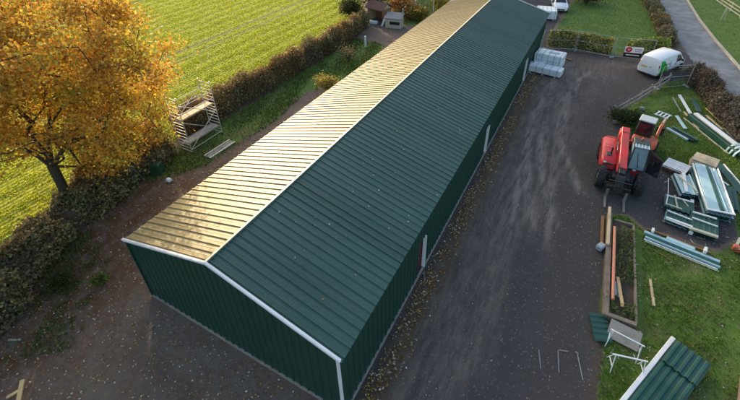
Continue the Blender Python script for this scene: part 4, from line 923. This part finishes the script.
t = tag(MB().bar((0,0,0),(.25,.5,1.1),.28,.04).build('leaning_board', white), 'white board leaning at the right corner of the brown roofed shed', 'board'); t.location = (-7.9,37.3,0)
t = thing('garden_hut', 'small cream walled hut with a flat grey roof beside the brown shed', 'hut', (-6.4,37.6,0), rad(8))
MB().box((0,0,.55),(1.9,1.1,1.1)).build('wall', creamwall, t); MB().poly([V((-1.05,-.68,1.12)),V((1.05,-.68,1.12)),V((1.05,.68,1.5)),V((-1.05,.68,1.5))], .06).build('roof', greyroof, t)
MB().box((.2,-.56,.62),(1.2,.02,.34)).build('opening', signblack, t); MB().tube((.85,.5,1.4),(.85,.5,2.1),.09).build('chimney', galv, t)
t = thing('swing_frame', 'white metal swing frame on the lawn behind the orange shrubs', 'swing', (-5.9,45.6,0), rad(15))
for sx in (-1.15,1.15):
    for sy in (-.8,.8): MB().tube((sx*1.1,sy,0),(sx,0,2.1),.04).build('leg', white, t)
    MB().tube((sx*1.06,-.42,1.0),(sx*1.06,.42,1.0),.03).build('cross_bar', white, t)
MB().tube((-1.2,0,2.1),(1.2,0,2.1),.045).build('top_bar', white, t)
for sx in (-.4,.4):
    q = MB(); q.box((sx,0,.5),(.42,.18,.04)); q = q.build('seat', blackm, t); k = MB(); k.tube((sx-.18,0,.5),(sx-.18,0,2.1),.012); k.tube((sx+.18,0,.5),(sx+.18,0,2.1),.012); k.build('chain', galv, q)
t = thing('brick_stack', 'stack of red brown bricks on the lawn behind the barn roof', 'bricks', (-4.6,49.3,0), rad(8))
for z, L in ((.25,2.6),(.75,2.2)): MB().box((0,0,z),(L,1.0,.48), ch=.03).build('brick_block', brick, t)
# --- pallets
def pallet(label, loc, rz, tiers=1, tilt=0., m=woodpale):
    t = thing('pallet', label, 'pallet', loc, rad(rz)); t.rotation_euler.x = rad(tilt); z = 0
    for i in range(7): MB().box((0,-.45+.15*i,.125),(1.2,.095,.022)).build('deck_board', m, t)
    for sx in (-.55,0,.55):
        k = MB(); k.box((sx,0,.068),(.09,1.0,.09)); k.build('bearer', m, t)
    for sy in (-.45,0,.45): MB().box((0,sy,.011),(1.2,.095,.022)).build('bottom_board', m, t)
    return t
for i in range(3): pallet(('lowest','middle')[i] + ' pallet of the small stack behind the telehandler cab side' if i < 2 else 'white topped pallet on top of the small stack right of the telehandler', (20.55+.03*i,20.75-.04*i,.14*i+.02), -24+2*i, m=woodbrown if i < 2 else white)
for i in range(4): pallet(['pale wooden pallet at the bottom of the stack above the cladding offcuts','second pale wooden pallet up in the stack above the cladding offcuts','third pale wooden pallet up in the stack above the cladding offcuts','pale wooden pallet on top of the stack above the cladding offcuts'][i], (22.0+.04*i,21.75+.05*i,.14*i+.02), -8-3*i)
# --- timber edged bed
t = thing('timber_bed', 'long raised bed of old sleepers holding dark soil and weeds', 'planter', (17.95,11.2,0), rad(1.5))
MB().box((-.50,.1,.16),(.22,6.6,.32), ch=.02).build('sleeper', woodold, t); MB().box((.60,.0,.13),(.09,6.0,.26), ch=.01).build('sleeper', woodold, t)
MB().box((.10,-3.12,.17),(1.0,.20,.32), ch=.02).build('sleeper', woodold, t); MB().box((.14,3.02,.13),(.85,.12,.26), ch=.02).build('sleeper', woodold, t)
m = MB(); vs = []; nx_, ny_ = 9, 40
for j in range(ny_+1):
    for i in range(nx_+1): 
        p = (-.42+.98*i/nx_, -3.05+6.05*j/ny_); vs.append(V((*p, .14+.06*float(vnoise(np.array([p]), 3.5, 51)[0]))))
m.add(vs, [(j*(nx_+1)+i, j*(nx_+1)+i+1, (j+1)*(nx_+1)+i+1, (j+1)*(nx_+1)+i) for j in range(ny_) for i in range(nx_)]); m.build('soil', soilm, t, smooth=True)
o = tag(MB().tube((0,-2.3,0),(0,2.3,0),.065,n=12).build('orange_pipe', pipeo, smooth=True), 'long salmon orange pipe lying along the left sleeper of the bed', 'pipe'); o.location = (17.66,11.15,.385); o.rotation_euler.z = rad(1.5)
strip('timber_board', 'brown board along the outside of the sleeper bed', 'board', (17.17,12.0), (17.08,14.4), .14, .10, woodbrown)
strip('timber_board', 'old dark board lying across the left sleeper end towards the forks', 'board', (17.36,12.0), (17.30,14.9), .14, .12, wood, z=.33)
strip('timber_board', 'bright yellow plank lying on the soil of the bed', 'plank', (18.12,8.75), (17.88,10.3), .13, .05, woodfresh, z=.24)
strip('timber_board', 'short grey white plank beside the yellow one in the bed', 'plank', (17.97,9.2), (17.90,10.05), .09, .05, woodgrey, z=.23)
strip('timber_board', 'second short pale plank beside the yellow one, closest to the orange pipe', 'plank', (17.86,9.25), (17.80,10.0), .07, .05, silver, z=.22)
strip('timber_board', 'weathered plank lying alone on the grass right of the bed', 'plank', (19.32,9.6), (19.2,11.05), .10, .05, wood)
o = tag(MB().box((0,0,.18),(.30,.42,.30), ch=.05).build('plastic_tub', silver), 'small pale tub beside the left sleeper of the bed', 'tub'); o.location = (17.12,11.95,0); o.rotation_euler.z = rad(-30)
# --- trestles, board and corrugated offcuts by the bed
def trestle(label, c, rz, L=1.15, h=.75):
    t = thing('trestle', label, 'trestle', (*c,0), rad(rz), 'white folding trestles')
    MB().box((0,0,h),(L,.055,.045), ch=.01).build('top_bar', white, t)
    for sx in (-1,1):
        for sy in (-1,1): MB().bar((sx*L*.42,sy*.03,h),(sx*L*.46,sy*.30,0),.032,.022).build('leg', white, t)
        MB().bar((sx*L*.45,-.2,.3),(sx*L*.45,.2,.3),.03,.03).build('cross_bar', white, t)
    return t
trestle('white folding trestle standing against the brown board by the bed', (18.2,6.95), -9)
trestle('white folding trestle standing on the grass in front of the other', (18.3,6.15), 14)
t = tag(MB().box((0,0,0),(1.1,.75,.03)).build('plywood_board', woodgrey), 'grey brown sheet of plywood propped behind the trestles at the bed end', 'board'); t.location = (18.22,7.45,.22); t.rotation_euler = (rad(22),0,rad(-8))
def corr(name, label, cat, o, u, v, n, pitch, h, m, z, rib=(.06,.13)):
    u = V((*u,0)).normalized(); v = V((*v,0)); t = MB(); t.sheet((0,0,0), u, v, (0,0,1), n, pitch, h, rib); t.sheet((0,0,-.006), u, v, (0,0,1), n, pitch, h, rib)
    ob = t.build(name, m); ob.location = (*o, z); return tag(ob, label, cat)
ob = corr('cladding_offcut', 'small piece of dark green ribbed cladding lying on the yard edge by the bed', 'cladding', (17.02,7.55), (1,-.55), (.30,.62), 1, .01, .0, sheetgreen, .05)
bpy.data.objects.remove(ob)
ob = corr('cladding_offcut', 'short piece of dark green ribbed cladding lying on the yard edge by the bed', 'cladding', (17.38,6.55), (-.25,1), (.62,.22), 5, .25, .045, sheetgreen, .10)
ob.location = (17.25,6.75,.12)
# --- roofing sheets, bottom right
d = V((1.44,3.01)).normalized(); nrm = V((d.y,-d.x)); o = V((18.47,5.0))+d*3.36
ob = corr('roofing_sheet', 'long dark green ribbed roofing sheet lying on the near grass', 'roofing sheet', o-d*.95, nrm, -d*5.2, 5, .23, .05, sheetgreen, .30, (.07,.14))
ob = corr('roofing_sheet', 'short dark green ribbed roofing sheet overlapping the far end of the long one', 'roofing sheet', o, nrm, -d*1.25, 5, .235, .05, sheetgreen, .365, (.07,.14))
q0 = o-nrm*.10; strip('white_flashing', 'long white flashing along the left edge of the near roofing sheets', 'flashing', tuple(q0+d*.1), tuple(q0-d*6.0), .16, .28, white, z=.04)
for s_, lb in ((.6,'timber bearer under the far end of the near roofing sheets'),(2.6,'timber bearer under the middle of the near roofing sheets')):
    q0 = o-d*s_; strip('bearer', lb, 'timber', tuple(q0), tuple(q0+nrm*1.2), .10, .24, woodold, z=.02)
# --- dark beam, corner of the frame
strip('timber_beam', 'dark round edged beam lying in the near grass at the right', 'beam', (21.55,5.4), (22.15,8.05), .26, .2, woodold)
# --- power saw
t = thing('power_saw', 'orange and black petrol saw lying on the grass by the long trims', 'saw', (22.75,14.75,0), rad(-20))
MB().box((0,0,.22),(.34,.30,.30), ch=.05).build('engine', orange, t); MB().box((.30,.05,.20),(.20,.34,.36), ch=.05).build('housing', blackm, t); MB().box((.55,.0,.22),(.26,.24,.22), ch=.05).build('tank', orange, t)
k = MB(); k.tube((-.15,.25,.25),(.0,.85,.10),.14,.02,n=6); 
MB().box((-.05,.62,.12),(.12,.9,.03)).build('bar', cream, t); MB().path([(-.1,-.2,.2),(.1,-.28,.45),(.4,-.2,.45)],[.025]*3,6).build('handle', blackm, t)
# --- long trims bundle
def bundle(name, label, a, b, items, cat='trims'):
    a, b = V((*a,0)), V((*b,0)); c = (a+b)/2; L = (b-a).length; t = thing(name, label, cat, c, math.atan2(b.y-a.y, b.x-a.x))
    for nm, off, z, w, h, m, s0, s1 in items:
        MB().bar((-L/2+L*s0,off,z+h/2),(-L/2+L*s1,off,z+h/2),w,h,ch=.006).build(nm, m, t)
    return t
bundle('trim_bundle', 'long bundle of pale blue and white trims lying across timbers on the grass', (18.95,14.0), (21.95,13.45),
    [('flashing',.0,.10,.16,.14,bluegreen,0,1),('flashing',-.16,.10,.14,.10,sheetgreen,.02,1),('flashing',-.28,.08,.08,.10,bluegreen,.03,1.02),('flashing',-.40,.04,.06,.06,white,.03,1.0),('flashing',-.50,.03,.04,.05,cream,.05,1.02),
     ('film_roll',.16,.10,.22,.16,bluegreen,.30,.68)])
strip('timber_board', 'red brown timber lying behind the long pale trim bundle', 'timber', (19.12,14.45), (21.75,14.02), .07, .08, woodbrown)
strip('timber_board', 'thin brown lath on the grass in front of the long trim bundle', 'lath', (19.35,13.1), (20.1,12.7), .04, .03, woodbrown)
strip('white_flashing', 'short white piece standing across the left end of the trim bundle', 'flashing', (19.28,14.25), (19.28,14.02), .10, .16, white, z=.26)
strip('white_flashing', 'short white piece across the right end of the trim bundle', 'flashing', (21.42,13.95), (21.36,13.62), .12, .18, white, z=.26)
# --- cladding pile on the dark patch
def sheets(label, c, rz, L, D, n, mats, over=.05, z0=.08, name='cladding_pile', trims=()):
    t = thing(name, label, 'cladding', (*c,0), rad(rz)); z = z0
    for i in range(n):
        m = MB(); m.sheet((-L/2+random.uniform(-over,over), -D/2+random.uniform(-over,over), z), (1,0,0), (0,D,0), (0,0,1), max(2,int(L/.22)), L/max(2,int(L/.22)), .035, (.04,.09)); m.build('sheet', mats[i%len(mats)], t); z += .045
    for (x0,y0,x1,y1,w,h,dz_,m) in trims: MB().bar((x0+random.gauss(0,.012),y0,z+dz_),(x1+random.gauss(0,.03),y1,z+dz_+random.uniform(0,.05)),w,h,ch=.006).build('trim', m, t)
    return t
sheets('tall pile of teal film faced sheets with white edges in front of the wooden pallets', (22.1,18.9), 4, 1.15, 4.2, 12, [sheetgreen,bluegreen], .05, trims=[(-.30,-2.1,-.30,2.1,.50,.05,.03,bluegreen),(.06,-2.0,.06,2.1,.16,.04,.035,sheetgreen),(-.60,-2.1,-.60,2.1,.05,.09,.0,white),(.55,-2.1,.55,2.0,.05,.09,.0,white),(.28,-2.0,.30,2.0,.05,.05,.03,bluegreen),(-.6,-2.14,.6,-2.14,.10,.06,.02,white)])
sheets('dark green sheets at the near end of the pile with a cream edge', (21.5,15.85), -6, 1.15, 1.6, 7, [sheetgreen], .05, trims=[(-.55,-.8,.6,-.8,.16,.10,-.03,cream),(-.5,.55,.55,.55,.09,.06,.02,white),(-.5,.05,.5,-.05,.08,.05,.02,white)])
sheets('dark green offcuts right of the tall film faced pile', (23.15,19.1), -3, .55, 2.2, 2, [sheetgreen])
sheets('dark green sheets scattered with crossing white trims left of the tall pile', (20.55,17.0), -4, 1.25, 1.15, 6, [sheetgreen], .10, trims=[(-.6,.35,.6,.40,.09,.05,.03,white),(-.62,-.5,-.55,.35,.06,.05,.02,white),(-.1,-.5,-.25,.5,.07,.04,.06,cream),(.05,.35,.3,-.2,.05,.04,.09,cream),(-.6,-.45,.1,-.55,.07,.05,.03,cream)])
sheets('low green and pale blue sheets with two white trims nearest the long bundle', (20.5,15.75), -10, 1.2, 1.0, 5, [sheetgreen,bluegreen], .06, trims=[(-.55,.25,.55,.20,.08,.05,.02,white),(-.55,-.35,.55,-.38,.12,.05,.02,white),(-.55,-.50,.55,-.53,.06,.05,.02,white)])
sheets('grey green folded flashings under the pale trims between the pallet stacks', (20.95,19.0), 10, .75, 1.8, 8, [sheetgreen,bluegreen], .08, trims=[(-.2,-.9,.1,.9,.16,.06,.03,white),(.3,-.9,.3,.8,.08,.05,.03,bluegreen),(-.35,.6,.25,-.8,.05,.04,.08,cream)])
strip('white_flashing', 'long white upright trim along the left edge of the near green sheets', 'flashing', (20.98,15.0), (21.25,17.9), .17, .18, white)
strip('white_flashing', 'white frame strip lying left of the folded flashings', 'flashing', (20.15,17.75), (20.25,19.6), .05, .06, white)
strip('white_flashing', 'thin white strip closing the bottom of the folded flashings', 'flashing', (20.15,17.75), (20.95,17.65), .06, .06, cream)
strip('white_flashing', 'white trim poking out right of the film faced pile', 'flashing', (22.7,21.0), (23.2,20.4), .12, .06, white)
strip('timber_board', 'yellow lath leaning across the folded flashings', 'lath', (20.72,18.4), (20.85,20.2), .06, .05, woodfresh, z=.3)
# --- long stack of curved trims, upper right
t = thing('gutter_stack', 'long stack of dark green panels with a white top strip and teal curved ends', 'stack', (23.2,26.3,0), math.atan2(-4.1,2.2))
L = 4.7
MB().box((0,-.30,.22),(L,.30,.42), ch=.02).build('dark_panel', sheetgreen, t); MB().box((0,.02,.27),(L-.1,.30,.50), ch=.02).build('pale_panel', white, t)
MB().box((-.1,.26,.24),(L,.12,.46), ch=.02).build('dark_panel', blackm, t); MB().box((-.05,.42,.20),(L-.3,.14,.36), ch=.02).build('dark_panel', sheetgreen, t)
for i in range(4): MB().box((0,-.40+.06*i,.445),(L,.012,.02)).build('rib', sheetgreen, t)
for k, xx in enumerate((L/2-.55, L/2-.25, L/2+.06)):
    rs = []
    for a in range(13):
        th = math.pi*a/12; rs.append([V((xx+dx, .02-.56*rr_*math.cos(th), .06+.56*rr_*math.sin(th))) for dx, rr_ in ((-.06,1),(.06,1),(.06,.93),(-.06,.93))])
    MB().loft(rs).build('curved_end', bluegreen, t, smooth=True)
MB().bar((-L/2,-.62,.05),(L/2-.2,-.60,.05),.06,.08).build('edge_strip', cream, t)
for xx in (-1.5,1.3): MB().box((xx,0,.03),(.1,1.1,.06)).build('bearer', woodold, t)
bundle('trim_bundle', 'short dark bundle of trims with pale blue ends beside the excavator bucket', (20.75,26.0), (21.95,24.85), [('flashing',.2,.05,.14,.10,bluegreen,0,1),('flashing',.02,.05,.16,.20,sheetgreen,.02,1.05),('flashing',-.18,.04,.12,.14,blackm,.0,1),('flashing',-.34,.04,.16,.12,bluegreen,-.1,.85)])
for a, b, w, m, nm, lb, cat in [((21.50,32.1),(22.03,28.95),.22,white,'white_flashing','bright white strip lying on the upper grass, highest of all','flashing'),
    ((21.02,31.4),(21.42,29.0),.10,woodgrey,'timber_board','grey lath on the upper grass left of the bright white strip','lath'),
    ((21.62,29.1),(22.32,26.8),.14,wood,'timber_board','pale plank on the grass left of the gutter stack','plank'),
    ((21.1,28.2),(21.55,26.4),.22,bluegreen,'blue_flashing','pale blue strip beside the excavator bucket','flashing'),
    ((23.05,30.5),(23.85,28.3),.06,woodfresh,'timber_board','thin yellow lath close to the roadside hedge','lath'),
    ((23.0,29.2),(23.75,27.4),.15,wood,'timber_board','wide pale plank above the far end of the gutter stack','plank'),
    ((23.85,27.7),(24.25,26.3),.08,woodgrey,'timber_board','short grey lath between the gutter stack and the roadside hedge','lath'),
    ((24.15,27.3),(24.55,26.0),.07,silver,'white_flashing','short pale strip closest to the roadside hedge','flashing'),
    ((22.4,31.8),(22.6,29.6),.35,sheetgreen,'cladding_offcut','flat dark green offcut on the upper grass right of the white strip','cladding'),
    ((22.95,22.6),(24.0,19.3),.42,sheetgreen,'cladding_offcut','long dark green sheet lying right of the pallet stack','cladding'),
    ((23.25,22.7),(24.3,19.4),.10,white,'white_flashing','long white trim along the long green sheet right of the pallets','flashing'),
    ((24.0,21.8),(24.5,20.8),.10,white,'white_flashing','short white trim at the right edge below the gutter stack','flashing'),
    ((25.0,32.5),(25.5,32.3),.22,white,'white_flashing','white slab lying by the road edge past the roadside hedge','slab')]:
    strip(nm, lb, cat, a, b, w, .06, m)
t = thing('slatted_crate', 'small white slatted frame on the grass behind the excavator', 'frame', (20.25,27.9,0), rad(-25))
for i in range(4): MB().box((-.36+.24*i,0,.09),(.10,.62,.03)).build('slat', white, t)
for sy in (-.33,.33): MB().box((0,sy,.06),(.95,.06,.08)).build('rail', white, t)
# --- wood near the camera corner, debris
t = thing('timber_offcuts', 'fresh orange timber pieces knocked together in the near left corner', 'timber', (-.35,-5.05,0), rad(-35))
MB().bar((-.5,0,.45),(.7,.0,.40),.14,.06).build('top_board', woodfresh, t)
for sx in (-.42,.5): MB().bar((sx,-.18,0),(sx,.02,.42),.08,.05).build('leg', woodfresh, t)
MB().bar((-.42,-.15,.1),(-.35,-.6,.05),.10,.05).build('brace', woodfresh, t)
for a, b, w, m, lb in [((-4.95,-3.75),(-4.55,-3.65),.09,white,'small white scrap of trim on the dark soil by the bramble hedge'),((-5.2,-2.7),(-4.5,-3.1),.07,woodgrey,'pale stick lying in the debris at the left edge'),((-3.4,-4.2),(-2.95,-3.95),.08,woodgrey,'short grey stick on the stony soil in the left corner'),((10.35,6.2),(10.12,6.75),.05,woodold,'wooden prop lying at the foot of the nearest barn doorway'),((10.4,16.0),(10.15,16.6),.06,woodold,'wooden prop lying at the foot of the second barn doorway')]:
    strip('scrap_piece', lb, 'scrap', a, b, w, .05, m)
for x, y, lb in ((18.2,26.6,'pale stone block on the grass behind the round shrub'),(17.2,25.2,'pale stone block at the near end of the rail fence'),(18.9,28.2,'small pale stone on the grass beside the rail fence')):
    o = tag(MB().box((0,0,.12),(.32,.26,.24), ch=.05).build('stone_block', concrete), lb, 'stone'); o.location = (x,y,0); o.rotation_euler.z = x*3
# --- uncountable small scrap round the material piles
n = 900; c0 = np.array([(20.6,16.8),(21.6,15.6),(22.2,18.5),(20.9,20.0),(22.9,20.5),(18.0,10.5),(18.3,7.0),(21.8,26.0),(20.5,13.6)])[rng.integers(0, 9, n)]
P = np.column_stack([c0+rng.normal(size=(n,2))*.75, .035+.02*rng.random(n)]); A = rdir(n); A[:,2] *= .12; B = np.cross(A, rdir(n)); B[:,2] *= .12
ln = (.03+.16*rng.random((n,1))**3); cs = np.array([(.7,.72,.7),(.55,.42,.25),(.04,.14,.1),(.3,.25,.2),(.5,.62,.66)])[rng.choice(5, n, p=[.25,.25,.2,.2,.1])]
kind(quads('scrap_debris', P, A*ln, B*.02, cs, LITTER), 'stuff')
